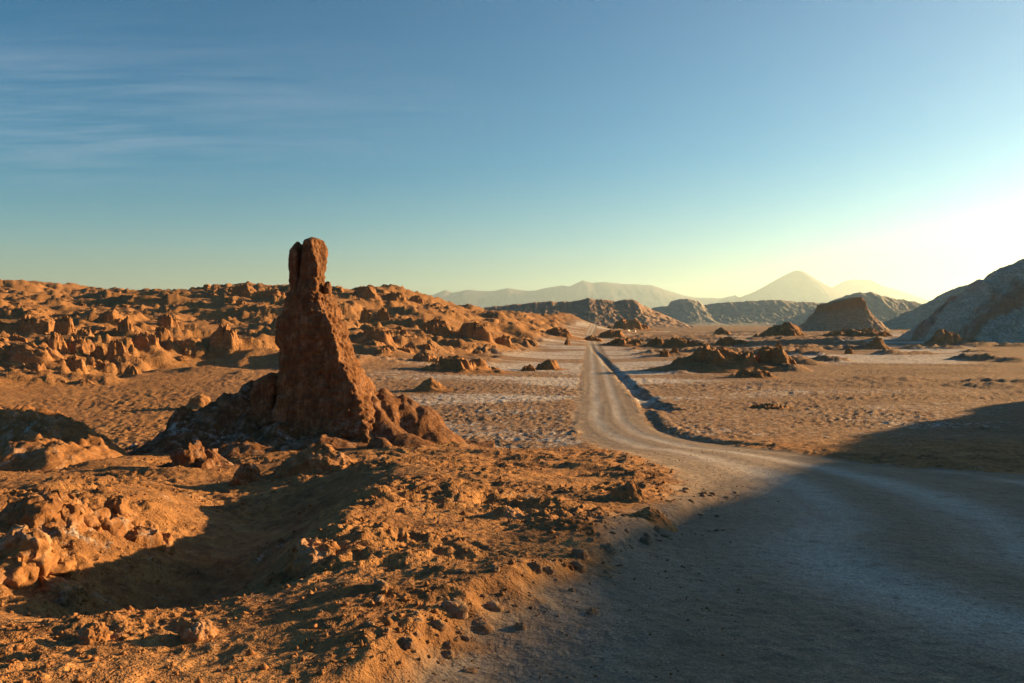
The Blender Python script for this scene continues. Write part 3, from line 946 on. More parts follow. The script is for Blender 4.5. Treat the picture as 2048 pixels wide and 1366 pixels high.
# butte
def butte():
    d = 930.0
    k = d / FPX
    x0 = (1690 - CX) * k
    n = 150
    xs = np.linspace(-62, 62, n)
    ys = np.linspace(-45, 60, 110)
    X, Y = np.meshgrid(xs, ys)
    wx = X + 1.6 * gn2(X * .12, Y * .12, 401) + 1.2 * gn2(X * .4, Y * .4, 402)
    wy = Y + 1.6 * gn2(X * .12, Y * .12, 403) + 1.2 * gn2(X * .4, Y * .4, 404)
    capl, capr = (1648 - 1690) * k, (1721 - 1690) * k
    qx = np.maximum(np.maximum(capl - wx, wx - capr), 0)
    qy = np.maximum(np.maximum(-12 - wy, wy - 22), 0)
    sdist = np.hypot(qx, qy)
    top = np.interp(X, [capl, (1700 - 1690) * k, (1714 - 1690) * k, capr], [(648 - 609) * k, (648 - 597) * k, (648 - 594) * k, (648 - 602) * k]) + CAMZ
    cliff = .23 * top
    tal = np.interp(sdist, [0, 1.5, 2.5, 12, 26, 34], [0, .20, .27, .62, 1.0, 1.06])
    Z = top * (1 - tal) + .9 * fbm2(X * .15, Y * .15, 4, .55, 411) * (sdist > 0) + 1.6 * (ridge2(X * .11, Y * .05, 3, .5, 413) - .5) * sstep(0, 6, sdist) * (1 - sstep(20, 30, sdist))
    Z += .35 * fbm2(X * .3, Y * .3, 3, .5, 417)
    Z = Z - 1.2 * (sdist > 33)
    v = np.stack([X.ravel(), Y.ravel(), Z.ravel()], 1)
    o = obj('butte', mesh_from('butte', v, grid_faces(110, n), {'salt': ('FLOAT', np.clip(.4 * sstep(4, 20, sdist), 0, 1).ravel()), 'stratum': ('FLOAT', (1 - sstep(1.5, 7, sdist)).ravel())}, True, mat_far), None, (x0, d, 0))
    tag(o, 'flat-topped dark red butte with sloping cap and scree skirt on the far plain', 'butte')


butte()
mesh_apron = knoll('rock_ridge', 1585, 671, 120, 643, 'dark lumpy rock ridge at the left foot of the flat-topped butte', 31, .5, [.2, .9, .75, 1, .8, .55, .3], salt=.2, cat='rock ridge')
knoll('rock_mound', 1735, 671, 150, 655, 'low broad reddish mound in front of the flat-topped butte', 33, .5, [.3, .7, .8, .6, .9, .7, .3], salt=.35)
knoll('rock_mound', 1908, 690, 95, 657, 'reddish mound at the foot of the big scree hill on the right', 35, .4, [.5, 1, .9, .75, .7, .6, .3], salt=.7)
knoll('rock_mound', 1760, 697, 34, 672, 'small pointed dark cone right of the bright salt pan', 37, .4, salt=.3)
knoll('rock_mound', 1702, 708, 24, 694, 'tiny dark cone at the near edge of the salt pan', 39, .4, salt=.2)
knoll('rock_mound', 1545, 818, 80, 806, 'very low reddish hump alone on the right-hand flat', 41, .5, salt=.1)
knoll('rock_mound', 1512, 757, 92, 737, 'dark twin-humped hummock nearest the road on the right flat', 43, .5, [.3, .8, 1, .6, .95, 1, .6], salt=.1)
knoll('rock_ridge', 1455, 738, 205, 687, 'large dark jagged rock ridge right of the ditch on the plain', 45, .55, [.25, .5, .85, 1, .8, .75, .85, .7, .45], na=128, nrad=44, salt=.15, cat='rock ridge')
knoll('rock_ridge', 1570, 727, 120, 692, 'brown ridge with a bare orange slope joined to the larger jagged ridge', 47, .5, [.7, 1, .9, .6, .45, .3], salt=.1, cat='rock ridge')
knoll('rock_pinnacle', 1560, 706, 18, 682, 'small upright knobbly pinnacle left of the salt pan', 49, .5, salt=.1, power=2.4, cat='rock pinnacle')
knoll('rock_mound', 1331, 714, 24, 696, 'small two-lobed rock left of the large jagged ridge', 51, .6, salt=.1, power=2)
knoll('rock_mound', 1350, 704, 16, 693, 'tiny dark rock just behind the small two-lobed rock', 53, .5, salt=.1, power=2)
knoll('rock_mound', 1314, 694, 36, 673, 'steep reddish hump beyond the small two-lobed rock', 55, .5, salt=.1)
knoll('rock_ridge', 1370, 692, 84, 673, 'long low dark ridge right of the steep reddish hump', 57, .55, [.5, .9, .8, .6, 1, .6], salt=.1, cat='rock ridge')
knoll('rock_ridge', 1465, 690, 80, 672, 'low brown ridge behind the large jagged ridge', 59, .5, [.5, .9, 1, .7, .8, .5], salt=.1, cat='rock ridge')
knoll('rock_mound', 1452, 669, 62, 654, 'far low cone with a nipple-like tip left of the pale salt strip', 61, .4, [.3, .5, 1, .7, .5, .3], salt=.1)
knoll('rock_ridge', 1255, 690, 95, 674, 'dark low ridge just right of where the road fades out', 63, .55, [.5, .8, 1, .7, .8, .5], salt=.1, cat='rock ridge')
knoll('rock_mound', 1228, 674, 60, 657, 'dark mound left of the two parked white vehicles', 65, .5, salt=.1)
knoll('rock_mound', 1262, 660, 110, 636, 'broad dark rocky mound behind the two parked white vehicles', 67, .5, [.3, .6, 1, .8, .9, .6, .3], salt=.15)
knoll('rock_mound', 1185, 682, 34, 669, 'dark flat block of rock beside the far end of the road', 69, .4, [.8, 1, .9, .9], salt=.05, power=3)
knoll('rock_mound', 1117, 674, 80, 653, 'brown hump left of the far end of the road', 71, .4, salt=.1)
knoll('rock_pinnacle', 1135, 690, 11, 675, 'tiny dark stub of rock standing on the flat beside a pale track', 73, .3, salt=.0, power=3, cat='rock pinnacle')
knoll('rock_mound', 1098, 740, 75, 718, 'dark low hummock on the left verge of the straight road', 75, .4, [.3, .6, .9, 1, .9, .5], salt=.05)
knoll('rock_mound', 1058, 742, 26, 727, 'small dark rock left of the roadside hummock', 77, .6, salt=.05, power=2)
knoll('rock_ridge', 905, 744, 175, 709, 'long crusty dark ridge on the flat between the spire and the road', 79, .6, [.2, .45, .6, .9, 1, .85, .95, .8, .4], na=128, nrad=40, salt=.1, cat='rock ridge')
knoll('rock_mound', 858, 784, 98, 754, 'smooth low cone on the salt flat right of the spire', 81, .18, [.35, .6, 1, .65, .4], salt=.05, power=1.0)
knoll('rock_mound', 390, 818, 90, 787, 'smooth sunlit orange mound on the valley floor left of the spire', 83, .2, [.3, .6, .9, 1, .6, .3], salt=.1, power=1.1)
knoll('rock_mound', 258, 752, 46, 728, 'small round dark-sided mound on the orange valley floor', 85, .25, salt=.1)
knoll('rock_mound', 160, 770, 44, 757, 'tiny orange mound on the valley floor at far left', 87, .3, salt=.1)


# ------------------------------------------------------------------ the spire
SD = 26.0
SK = SD / FPX
SX = (640 - CX) * SK
SY = SD


def mz(py):
    return CAMZ + (HZ - py) * SK


SZ = mz(905)
spire = bpy.data.objects.new('rock_spire', None)
col.objects.link(spire)
spire.location = (SX, SY, SZ)
tag(spire, 'tall tapering red clay rock spire with a split head on the near ridge', 'rock spire')


def loft(name, rows, part_of, seed, depth=.75, nth=200, nz=260, rough=1.0, striate=1.0, ycen=0.0, top_close=.18, salt=.1, corner=.42, mat=None, back=.5):
    """a rock body through horizontal sections; rows are (pixel row, left, crease, right) columns, bottom first"""
    rows = sorted(rows, key=lambda r: -r[0])
    zr = np.array([mz(r[0]) for r in rows]) - SZ
    xl = np.array([(r[1] - 640) * SK for r in rows])
    xc = np.array([(r[2] - 640) * SK for r in rows])
    xr = np.array([(r[3] - 640) * SK for r in rows])
    zz = np.linspace(zr[0], zr[-1], nz)
    iv = lambda a: np.interp(zz, zr, a)
    XL, XC, XR = iv(xl), iv(xc), iv(xr)
    XL = XL + .05 * rough * fbm2(zz * 2.1, zz * 0 + seed, 3, .6, seed)
    XR = XR + .05 * rough * fbm2(zz * 2.1, zz * 0 + seed + 9, 3, .6, seed)
    XC = XC + .06 * rough * fbm2(zz * 1.7, zz * 0 + seed + 5, 3, .6, seed)
    w = XR - XL
    dep = w * depth
    P = [(XL, .05 * dep), (XL + .16 * w, -corner * .72 * dep), (XC - .3 * (XC - XL), -corner * 1.0 * dep), (XC, -corner * dep), (XR, .30 * dep), (XR - .22 * w, back * dep), (XL + .25 * w, back * dep)]
    cx = (XL + XR) / 2
    th = np.linspace(0, 2 * np.pi, nth, endpoint=False)
    R = np.full((nz, nth), 1e9)
    for i in range(len(P)):
        ax, ay = P[i][0] - cx, P[i][1]
        bx, by = P[(i + 1) % len(P)][0] - cx, P[(i + 1) % len(P)][1]
        c, s = np.cos(th)[None], np.sin(th)[None]
        ex, ey = (bx - ax)[:, None], (by - ay)[:, None]
        den = c * ey - s * ex
        den = np.where(np.abs(den) < 1e-9, 1e-9, den)
        tt = (ax[:, None] * ey - ay[:, None] * ex) / den
        uu = (ax[:, None] * s - ay[:, None] * c) / den
        ok = (tt > 0) & (uu >= -1e-6) & (uu <= 1 + 1e-6)
        R = np.where(ok & (tt < R), tt, R)
    R = np.where(R > 1e8, w[:, None] * .4, R)
    for _ in range(3):
        R = (np.roll(R, 1, 1) + 2 * R + np.roll(R, -1, 1)) / 4
    # close the top softly
    q = np.clip((zz[-1] - zz) / top_close, 0, 1)[:, None]
    R = R * (1 - (1 - q) ** 2.2) ** .5
    X = cx[:, None] + R * np.cos(th)[None]
    Y = ycen + R * np.sin(th)[None]
    Z = zz[:, None] + 0 * X
    st = gn3(X * 5.5, Y * 5.5, Z * .55, seed + 3) + .6 * gn3(X * 12, Y * 12, Z * 1.1, seed + 4)
    fb = fbm3(X * 1.5, Y * 1.5, Z * 1.5, 4, .55, seed + 6)
    kn = np.abs(gn3(X * 3.2, Y * 3.2, Z * 3.2, seed + 8)) + .5 * np.abs(gn3(X * 7, Y * 7, Z * 7, seed + 9))
    led = fbm2(Z * 2.6 + .8 * gn3(X, Y, Z, seed), X * .25, 3, .6, seed + 12)
    gro = gn3(X * 1.7, Y * 1.7, Z * .22, seed + 16)
    crk = np.exp(-(gn3(X * 1.0, Y * 1.0, Z * .22, seed + 18) / .03) ** 2) * sstep(-.1, .25, gn3(X * .7, Y * .7, Z * .7, seed + 19))
    crk = crk + .6 * np.exp(-(gn3(X * .5, Y * .5, Z * 1.3, seed + 20) / .02) ** 2) * sstep(0, .3, gn3(X * .9, Y * .9, Z * .6, seed + 21))
    dsp = (-.11 * rough * crk + .16 * striate * gro + .075 * striate * st + .17 * rough * fb + .10 * rough * (kn - .3) + .025 * rough * led) * np.clip(R / (.35 + R), .15, 1) * 1.3
    right = sstep(-.2, .6, np.cos(th))[None]
    dsp = dsp + right * .09 * rough * gn3(X * 6, Y * 9, Z * 9, seed + 14)
    R2 = np.maximum(R + dsp, .01)
    X = cx[:, None] + R2 * np.cos(th)[None]
    Y = ycen + R2 * np.sin(th)[None]
    Z = Z + .05 * rough * gn3(X * 3, Y * 3, Z * 3, seed + 15)
    v = np.stack([X.ravel(), Y.ravel(), Z.ravel()], 1)
    idx = np.arange(nz * nth).reshape(nz, nth)
    rl = np.roll(idx, -1, 1)
    f = np.stack([idx[:-1], rl[:-1], rl[1:], idx[1:]], -1).reshape(-1, 4)
    lowz = sstep(1.6, .2, zz)[:, None] if True else 0
    sl = np.clip(salt + .6 * lowz * sstep(-.1, .4, fb) + 0 * X, 0, 1).ravel()
    return obj(name, mesh_from(name, v, f, {'salt': ('FLOAT', sl)}, True, mat or mat_spire), part_of)


shaft = loft('shaft', [
    (578, 582, 640, 655), (586, 574, 642, 662), (600, 564, 645, 667), (618, 561, 653, 672), (628, 558, 660, 675), (634, 550, 664, 678), (650, 548, 672, 686), (670, 549, 677, 694), (690, 552, 681, 700),
    (710, 553, 687, 708), (740, 552, 702, 722), (770, 545, 716, 740), (800, 537, 727, 760), (830, 526, 735, 782), (860, 510, 745, 806), (890, 495, 758, 828), (925, 478, 770, 850), (960, 460, 780, 865)],
    spire, 501, depth=.62, nth=200, nz=290, rough=1.2)
loft('head', [(475, 616, 626, 634), (479, 608, 628, 646), (490, 602, 629, 650), (510, 598, 634, 653), (530, 598, 640, 651), (545, 599, 641, 648), (560, 598, 640, 646), (575, 588, 640, 648), (592, 580, 640, 652)],
     spire, 521, depth=1.0, nth=130, nz=130, rough=.85, striate=.5, top_close=.16)
loft('head_slab', [(484, 588, 596, 602), (490, 585, 596, 604), (500, 580, 597, 606), (515, 577, 598, 608), (540, 576, 599, 608), (560, 575, 599, 608), (568, 578, 599, 608), (584, 580, 599, 608)],
     spire, 531, depth=1.5, nth=100, nz=110, rough=.6, striate=.4, top_close=.3, ycen=.05)
loft('side_lobe', [(745, 532, 545, 556), (752, 518, 548, 560), (766, 507, 548, 564), (785, 499, 548, 566), (815, 496, 548, 566), (850, 490, 548, 566), (880, 488, 548, 566)],
     spire, 541, depth=.9, nth=110, nz=110, rough=.9, striate=.7, ycen=-.05, top_close=.3)


def crag_mesh(name, a, bdep, h, seed, mat, na=96, nph=44, rough=.32, flat=2.2, salt=.3, fine=1.0, sink=.25):
    """crusty rock: a displaced dome, base at z = 0"""
    th = np.linspace(0, 2 * np.pi, na, endpoint=False)
    ph = np.linspace(0, 1, nph)
    cz, cr = np.sin(ph * np.pi / 2), np.cos(ph * np.pi / 2)
    cr = cr ** (2.0 / flat)
    ux, uy, uz = cr[:, None] * np.cos(th)[None], cr[:, None] * np.sin(th)[None], cz[:, None] + 0 * th[None]
    n = ridge_n = 1 - np.abs(gn3(ux * 1.6, uy * 1.6, uz * 1.6, seed)) * 2
    n2 = np.abs(gn3(ux * 3.6, uy * 3.6, uz * 3.6, seed + 3))
    n3 = fbm3(ux * 7.5, uy * 7.5, uz * 7.5, 3, .6, seed + 5)
    n0 = gn3(ux * 1.05, uy * 1.05, uz * 1.05, seed + 9)
    s = 1 + rough * (.9 * n0 + .55 * (n - .6) + .7 * (n2 - .25) + .30 * fine * n3)
    X, Y, Z = ux * s * a, uy * s * bdep, uz * s * h
    led = .5 * gn2(Z / h * 5, X * 0 + seed, seed + 12)
    X, Y = X * (1 + .16 * led * rough / .3), Y * (1 + .16 * led * rough / .3)
    # skirt below ground
    X = np.concatenate([X[:1] * 1.02, X])
    Y = np.concatenate([Y[:1] * 1.02, Y])
    Z = np.concatenate([Z[:1] * 0 - sink * h, Z])
    sl = np.clip(salt * (.5 + 1.6 * np.concatenate([n3[:1], n3])), 0, 1)
    v = np.stack([X.ravel(), Y.ravel(), Z.ravel()], 1)
    idx = np.arange((nph + 1) * na).reshape(nph + 1, na)
    rl = np.roll(idx, -1, 1)
    f = np.stack([idx[:-1], rl[:-1], rl[1:], idx[1:]], -1).reshape(-1, 4)
    return mesh_from(name, v, f, {'salt': ('FLOAT', sl.ravel())}, True, mat)


# base mound of the spire: buttresses and ledges, a heightfield laid over the ridge
def spire_base():
    nx, ny = 330, 190
    xs = np.linspace(-15.5, -0.6, nx)
    ys = np.linspace(20.5, 33.5, ny)
    X, Y = np.meshgrid(xs, ys)
    wx = X + .25 * gn2(X * .9, Y * .9, 601) + .12 * gn2(X * 2.5, Y * 2.5, 602)
    wy = Y + .25 * gn2(X * .9, Y * .9, 603) + .12 * gn2(X * 2.5, Y * 2.5, 604)
    hz = height(X.ravel(), Y.ravel()).reshape(X.shape)
    Z = hz - .5
    for (px, py, d, ra, rb, pw) in [
        (640, 842, 26.6, 4.0, 3.6, 1.1), (560, 862, 25.4, 3.6, 3.0, 1.2), (520, 784, 27.0, 2.4, 3.0, 1.1), (470, 802, 26.6, 2.2, 3.0, 1.1), (425, 828, 25.8, 2.0, 2.6, 1.2), (366, 818, 25.2, .7, 1.3, 1.5), (385, 846, 25.0, 2.2, 2.2, 1.4),
        (345, 872, 24.4, 1.7, 1.9, 1.3), (290, 898, 24.2, 1.8, 1.6, 1.0), (480, 880, 23.9, 2.6, 2.2, 1.2), (770, 786, 26.8, 2.1, 2.6, 1.0), (805, 802, 27.2, 1.6, 2.2, 1.3), (838, 822, 27.2, 1.3, 2.0, 1.5), (860, 856, 26.8, 1.5, 1.9, 1.3), (765, 876, 23.9, .7, .8, 1.8), (900, 884, 26.4, 1.8, 1.8, 1.1), (720, 884, 24.6, 3.4, 2.2, 1.2), (800, 868, 25.2, 2.2, 2.0, 1.1), (750, 790, 26.3, 1.6, 2.2, 1.0), (768, 838, 25.6, 1.6, 1.8, 1.0), (640, 872, 24.4, 3.0, 1.8, 1.1), (560, 846, 25.2, 1.6, 1.8, 1.2), (500, 812, 26.0, 1.7, 2.0, 1.1),
        (535, 758, 26.8, 1.5, 2.2, 1.2), (500, 768, 26.6, 1.7, 2.2, 1.2), (465, 786, 26.3, 1.7, 2.2, 1.2), (430, 806, 25.9, 1.6, 2.2, 1.2), (400, 822, 25.5, 1.6, 2.0, 1.2), (770, 774, 26.8, 1.7, 2.2, 1.1), (806, 790, 27.0, 1.7, 2.1, 1.2), (842, 812, 27.0, 1.5, 2.0, 1.4), (866, 846, 26.6, 1.5, 1.9, 1.3), (735, 760, 26.6, 1.2, 2.0, 1.0)]:
        c = W(px, py, d)
        q = np.hypot((wx - c[0]) / ra, (wy - c[1]) / rb)
        z0 = float(base(np.array([c[0]]), np.array([c[1]]))[0]) - .4
        Z = np.maximum(Z, z0 + (c[2] - z0) * np.clip(1 - q ** (pw * 1.25), -1, 1))
    up = sstep(-.2, .7, Z - hz)
    nz = .30 * (ridge2(wx * .9, wy * .9, 4, .58, 611) - .5) + .12 * np.abs(gn2(wx * 3.1, wy * 3.1, 613)) + .05 * fbm2(X * 7, Y * 7, 3, .6, 615)
    nz = nz * (1 - .55 * sstep(-5.4, -4.4, X))
    Z = np.where(Z < hz - .45, hz - .5, Z + nz * (.15 + .85 * up))
    edge = np.minimum(np.minimum(X - xs[0], xs[-1] - X), np.minimum(Y - ys[0], ys[-1] - Y))
    Z = np.where(edge < .12, hz - .5, Z)
    X2 = X + .12 * up * gn3(X * 1.8, Y * 1.8, Z * 1.8, 617)
    v = np.stack([X2.ravel() - SX, Y.ravel() - SY, Z.ravel() - SZ], 1)
    keep = (Z > hz - .42)
    fq = grid_faces(ny, nx)
    f = fq[keep.ravel()[fq].any(1)]
    sl = np.clip(.25 + .75 * sstep(-.2, .3, gn2(X * .55, Y * .8, 621) + .4 * gn2(X * 1.7, Y * 1.7, 623)) * sstep(3.4, .8, Z - hz) * (1 - .85 * sstep(-5.2, -4.2, X)) - .2 * sstep(-5.2, -4.2, X), 0, 1)
    used = np.zeros(len(v), bool)
    used[f.ravel()] = True
    idx = np.cumsum(used) - 1
    return obj('base', mesh_from('base', v[used], idx[f], {'salt': ('FLOAT', sl.ravel()[used])}, True, mat_spire), spire)


sb = spire_base()
sb['label'] = 'lumpy skirt of the spire with white salt streaks'
knob = obj('knob', crag_mesh('knob', .125, .16, .27, 551, mat_spire, 40, 20, .3, sink=.4), spire, ((655 - 640) * SK, .05, mz(579) - SZ))


# ------------------------------------------------------------------ crags of the foreground and left slope
def cluster_object(name, x0, y0, a, bdep, h, seed, mat, n=11, salt=.2, rough=.4):
    """a knobbly outcrop: many displaced lobes grown together on the slope"""
    rs_ = np.random.RandomState(seed)
    zb = zat(x0, y0)
    na, nph = 52, 24
    th = np.linspace(0, 2 * np.pi, na, endpoint=False)
    ph = np.linspace(-.35, 1, nph)
    cz, cr = np.sin(ph * np.pi / 2), np.cos(ph * np.pi / 2)
    vs, fs, sl = [], [], []
    for i in range(n):
        u, w = (rs_.uniform(-.8, .8), rs_.uniform(-.7, .7)) if i else (0, 0)
        k = (1 - .55 * math.hypot(u, w)) * rs_.uniform(.7, 1.05)
        sx, sy, sz = a * rs_.uniform(.42, .68), bdep * rs_.uniform(.42, .7), h * k
        cx, cy = u * a * .8, w * bdep * .8
        g = zat(x0 + cx, y0 + cy) - zb
        X = cr[:, None] ** .8 * np.cos(th)[None] * sx + cx
        Y = cr[:, None] ** .8 * np.sin(th)[None] * sy + cy
        Z = np.sign(cz)[:, None] * np.abs(cz[:, None]) ** .8 * sz + g + 0 * X
        q = max(h, a * .4)
        for fr, am in ((1.3, .20), (2.9, .18), (6.5, .14), (14.0, .08)):
            p = fr / q
            dx, dy, dz = (gn3(X * p + 31 * j, Y * p, Z * p, seed + 3 * j) for j in range(3))
            rdg = 1 - 2 * np.abs(gn3(X * p * .8, Y * p * .8, Z * p * .8, seed + 17))
            m = am * q * rough / .4
            X, Y, Z = X + m * dx, Y + m * dy, Z + m * (dz + .35 * rdg)
        idx = np.arange(nph * na).reshape(nph, na) + len(vs) * nph * na
        rl = np.roll(idx, -1, 1)
        fs.append(np.stack([idx[:-1], rl[:-1], rl[1:], idx[1:]], -1).reshape(-1, 4))
        vs.append(np.stack([X.ravel(), Y.ravel(), Z.ravel()], 1))
        sl.append(np.full(X.size, salt * rs_.uniform(.3, 1.5)))
    return obj(name, mesh_from(name, np.concatenate(vs), np.concatenate(fs), {'salt': ('FLOAT', np.clip(np.concatenate(sl), 0, 1))}, True, mat), None, (x0, y0, zb - .42 * h))


def crag(px, base_py, wpx, hpx, label, seed, d=None, depth=.9, rough=.34, flat=2.2, salt=.3, cat='rock outcrop', name='rock_outcrop', na=96, nph=44, mat=None, rot=0.0, apron=.3, cap=.66, dome=False, prof=None, soft=False):
    p = hith(px, base_py) if d is None else hitd(px, d, height)
    a = wpx * .5 * p[1] / FPX
    h = hpx * p[1] / FPX
    y = p[1] + a * depth * .6
    if soft:
        o = outcrop_object(name, p[0], y, a * 1.5, a * depth * 1.4, h, seed, mat or mat_rock, jag=.4, steep=.5, apron=.75, cap=.45, apex=1.4, na=110, nrad=60, salt=salt)
    elif p[1] < 40 and not dome:
        o = cluster_object(name, p[0], y, a, a * depth, h * 1.3, seed, mat or mat_rock, 10 if wpx > 100 else 6, salt * .5, rough * 1.15)
    elif dome:
        o = obj(name, crag_mesh(name, a, a * depth, h, seed, mat or mat_rock, na, nph, rough, flat, salt), None, (p[0], y, min(zat(p[0], y), p[2] + .15 * h) - .15 * h))
        o.rotation_euler = (0, 0, rot)
    else:
        o = outcrop_object(name, p[0], y, a * 1.2, a * depth, h, seed, mat or mat_rock, jag=rough * (1.25 if p[1] > 40 else .8), steep=1.0 if p[1] > 40 else .6, apron=apron, cap=cap, na=na, nrad=nph, salt=salt, prof=prof)
    return tag(o, label, cat)


crag(70, 1045, 170, 88, 'sunlit crusty orange crag at the left edge of the picture', 701, rough=.36, flat=3.0, na=150, nph=70, salt=.5)
crag(215, 1060, 160, 62, 'low sunlit crag with dark hollow right of the left-edge crag', 703, rough=.36, flat=2.8, na=140, nph=60, salt=.5)
crag(20, 1150, 190, 80, 'bright orange crumbly bluff at the left edge below the sunlit crag', 705, rough=.34, flat=2.6, na=140, nph=60, salt=.5)
crag(135, 1208, 66, 40, 'small sunlit knobbly clump in the shaded hollow at lower left', 707, rough=.36, na=90, salt=.3)
crag(178, 1284, 66, 36, 'rounded sunlit boulder on the near crest at lower left', 709, rough=.3, cat='boulder', name='boulder', dome=True)
crag(382, 1282, 82, 42, 'pale-tipped boulder on the near crest right of the dark pit', 711, rough=.36, cat='boulder', name='boulder', salt=.5, dome=True)
crag(610, 1140, 130, 44, 'sunlit spiky crag in the middle of the shaded slope', 713, rough=.42, flat=1.8, na=120, salt=.4)
crag(640, 942, 190, 42, 'broad sunlit lump of rock at the front foot of the spire', 715, rough=.34, flat=2.0, na=130, nph=50, salt=.3, depth=.6)
crag(486, 968, 66, 40, 'small pale-topped rock below the left foot of the spire', 717, rough=.34, salt=.6)
crag(372, 932, 130, 60, 'red-faced block with white salt rims at the left foot of the spire', 719, rough=.3, na=120, nph=50, salt=.7, mat=mat_spire, apron=.45, cap=.7)
crag(1010, 1035, 70, 16, 'small sunlit crust ledge on the bank above the road bend', 721, soft=True)
crag(1262, 1000, 76, 36, 'sunlit crumbly hump with a gully behind it by the road bend', 723, soft=True, salt=.1)
crag(1300, 1040, 80, 26, 'rough orange lump at the corner of the bank beside the road bend', 725, soft=True, salt=.1)

# shaded rubble knoll at the far left
def rubble_knoll():
    nx, ny = 220, 130
    xs = np.linspace(-24, -8.2, nx)
    ys = np.linspace(17.5, 28, ny)
    X, Y = np.meshgrid(xs, ys)
    hz = height(X.ravel(), Y.ravel()).reshape(X.shape)
    Z = hz - .5
    wx = X + .3 * gn2(X * .8, Y * .8, 651)
    wy = Y + .3 * gn2(X * .8, Y * .8, 653)
    for (px, py, d, ra, rb, pw) in [(40, 822, 23.5, 3.2, 2.6, 1.5), (-60, 815, 23.2, 3.5, 3.0, 1.4), (110, 845, 22.8, 2.3, 2.4, 1.3), (165, 878, 22.2, 1.8, 2.0, 1.2), (80, 885, 20.6, 2.4, 2.0, 1.3), (-200, 820, 23, 4, 3, 1.4)]:
        c = W(px, py, d)
        q = np.hypot((wx - c[0]) / ra, (wy - c[1]) / rb)
        z0 = float(base(np.array([c[0]]), np.array([c[1]]))[0]) - .4
        Z = np.maximum(Z, z0 + (c[2] - z0) * np.clip(1 - q ** (pw * 1.3), -1, 1))
    up = sstep(-.2, .5, Z - hz)
    nz = .32 * (ridge2(wx * 1.2, wy * 1.3, 4, .62, 661) - .5) + .25 * np.abs(gn2(wx * 2.7, wy * 2.7, 663)) + .08 * fbm2(X * 6, Y * 6, 3, .6, 665)
    Z = np.where(Z < hz - .45, hz - .5, Z + nz * (.1 + .9 * up))
    edge = np.minimum(np.minimum(X - xs[0], xs[-1] - X), np.minimum(Y - ys[0], ys[-1] - Y))
    Z = np.where(edge < .12, hz - .6, Z)
    v = np.stack([X.ravel() + 14, Y.ravel() - 22, Z.ravel() - 4], 1)
    fq = grid_faces(ny, nx)
    f = fq[(Z > hz - .42).ravel()[fq].any(1)]
    used = np.zeros(len(v), bool)
    used[f.ravel()] = True
    idx = np.cumsum(used) - 1
    sl = np.clip(.12 + .8 * gn2(X * .6, Y * .8, 667), 0, 1).ravel()
    o = obj('rubble_knoll', mesh_from('rubble_knoll', v[used], idx[f], {'salt': ('FLOAT', sl[used])}, True, mat_rock), None, (-14, 22, 4))
    tag(o, 'shaded rubbly knoll with pale salt blocks at the left edge, left of the spire', 'rock mound')


rubble_knoll()

# named crags of the badlands slope (photo column, foot row, width, height in pixels)
for i, (px, by, w, h, lab) in enumerate([
    (228, 712, 46, 34, 'bright orange crag beside a smooth sand slope in the left badlands'),
    (105, 706, 44, 40, 'sunlit orange block at the end of the dark cliff in the left badlands'),
    (45, 708, 150, 34, 'long dark shaded cliff at the far left of the badlands'),
    (145, 704, 60, 28, 'dark crag right of the sunlit orange block in the left badlands'),
    (65, 664, 110, 30, 'sunlit ragged orange bluff above the long dark cliff'),
    (125, 670, 46, 40, 'greyish jagged spur right of the sunlit ragged bluff'),
    (195, 716, 22, 26, 'small knobbly rock left of the bright orange crag'),
    (285, 694, 60, 26, 'dark row of jagged rocks right of the bright orange crag'),
    (318, 690, 44, 34, 'pointed jagged rock in the row beyond the orange valley floor'),
    (368, 697, 50, 18, 'low sunlit crag in front of the smooth valley slope'),
    (445, 696, 56, 36, 'blocky sunlit outcrop left of the spire above the valley'),
    (250, 664, 34, 32, 'pitted sunlit outcrop high on the left badlands'),
    (330, 656, 40, 26, 'sunlit blocky outcrop with a shadowed left face in the badlands'),
    (145, 735, 50, 26, 'crumbly sunlit outcrop near the valley floor at far left'),
    (55, 738, 50, 22, 'pale low outcrop near the valley floor at the left edge'),
    (190, 730, 40, 20, 'dark low outcrop right of the crumbly sunlit one near the valley floor'),
    (215, 645, 50, 24, 'dark hooded crag high on the left badlands'),
    (745, 682, 90, 26, 'fluted brown cliff just right of the spire'),
    (680, 690, 40, 18, 'low brown crag at the right side of the spire shaft'),
    (870, 668, 60, 34, 'dark peaked outcrop on the slope right of the spire'),
    (730, 645, 22, 30, 'thin upright crag on the slope right of the spire'),
    (765, 640, 24, 28, 'pale upright crag below the skyline right of the spire'),
    (950, 676, 70, 34, 'dark spur with a sunlit right edge above the salt flat'),
    (1010, 690, 40, 22, 'jagged brown outcrop at the end of the badlands slope'),
    (850, 722, 60, 16, 'low dark hump between the brown slope and the crusty ridge'),
    (790, 600, 50, 18, 'sunlit red block on the skyline right of the spire'),
    (730, 596, 60, 16, 'dark blunt block on the skyline just right of the spire'),
    (540, 594, 56, 20, 'dark square block on the skyline just left of the spire'),
    (485, 592, 60, 18, 'rugged dark crest on the skyline left of the spire'),
    (835, 606, 34, 14, 'small dark peak at the right end of the badlands skyline'),
]):
    crag(px, by, w, h, lab, 800 + i * 7, rough=.40, flat=2.4, salt=.25, na=72, nph=32, depth=.7)

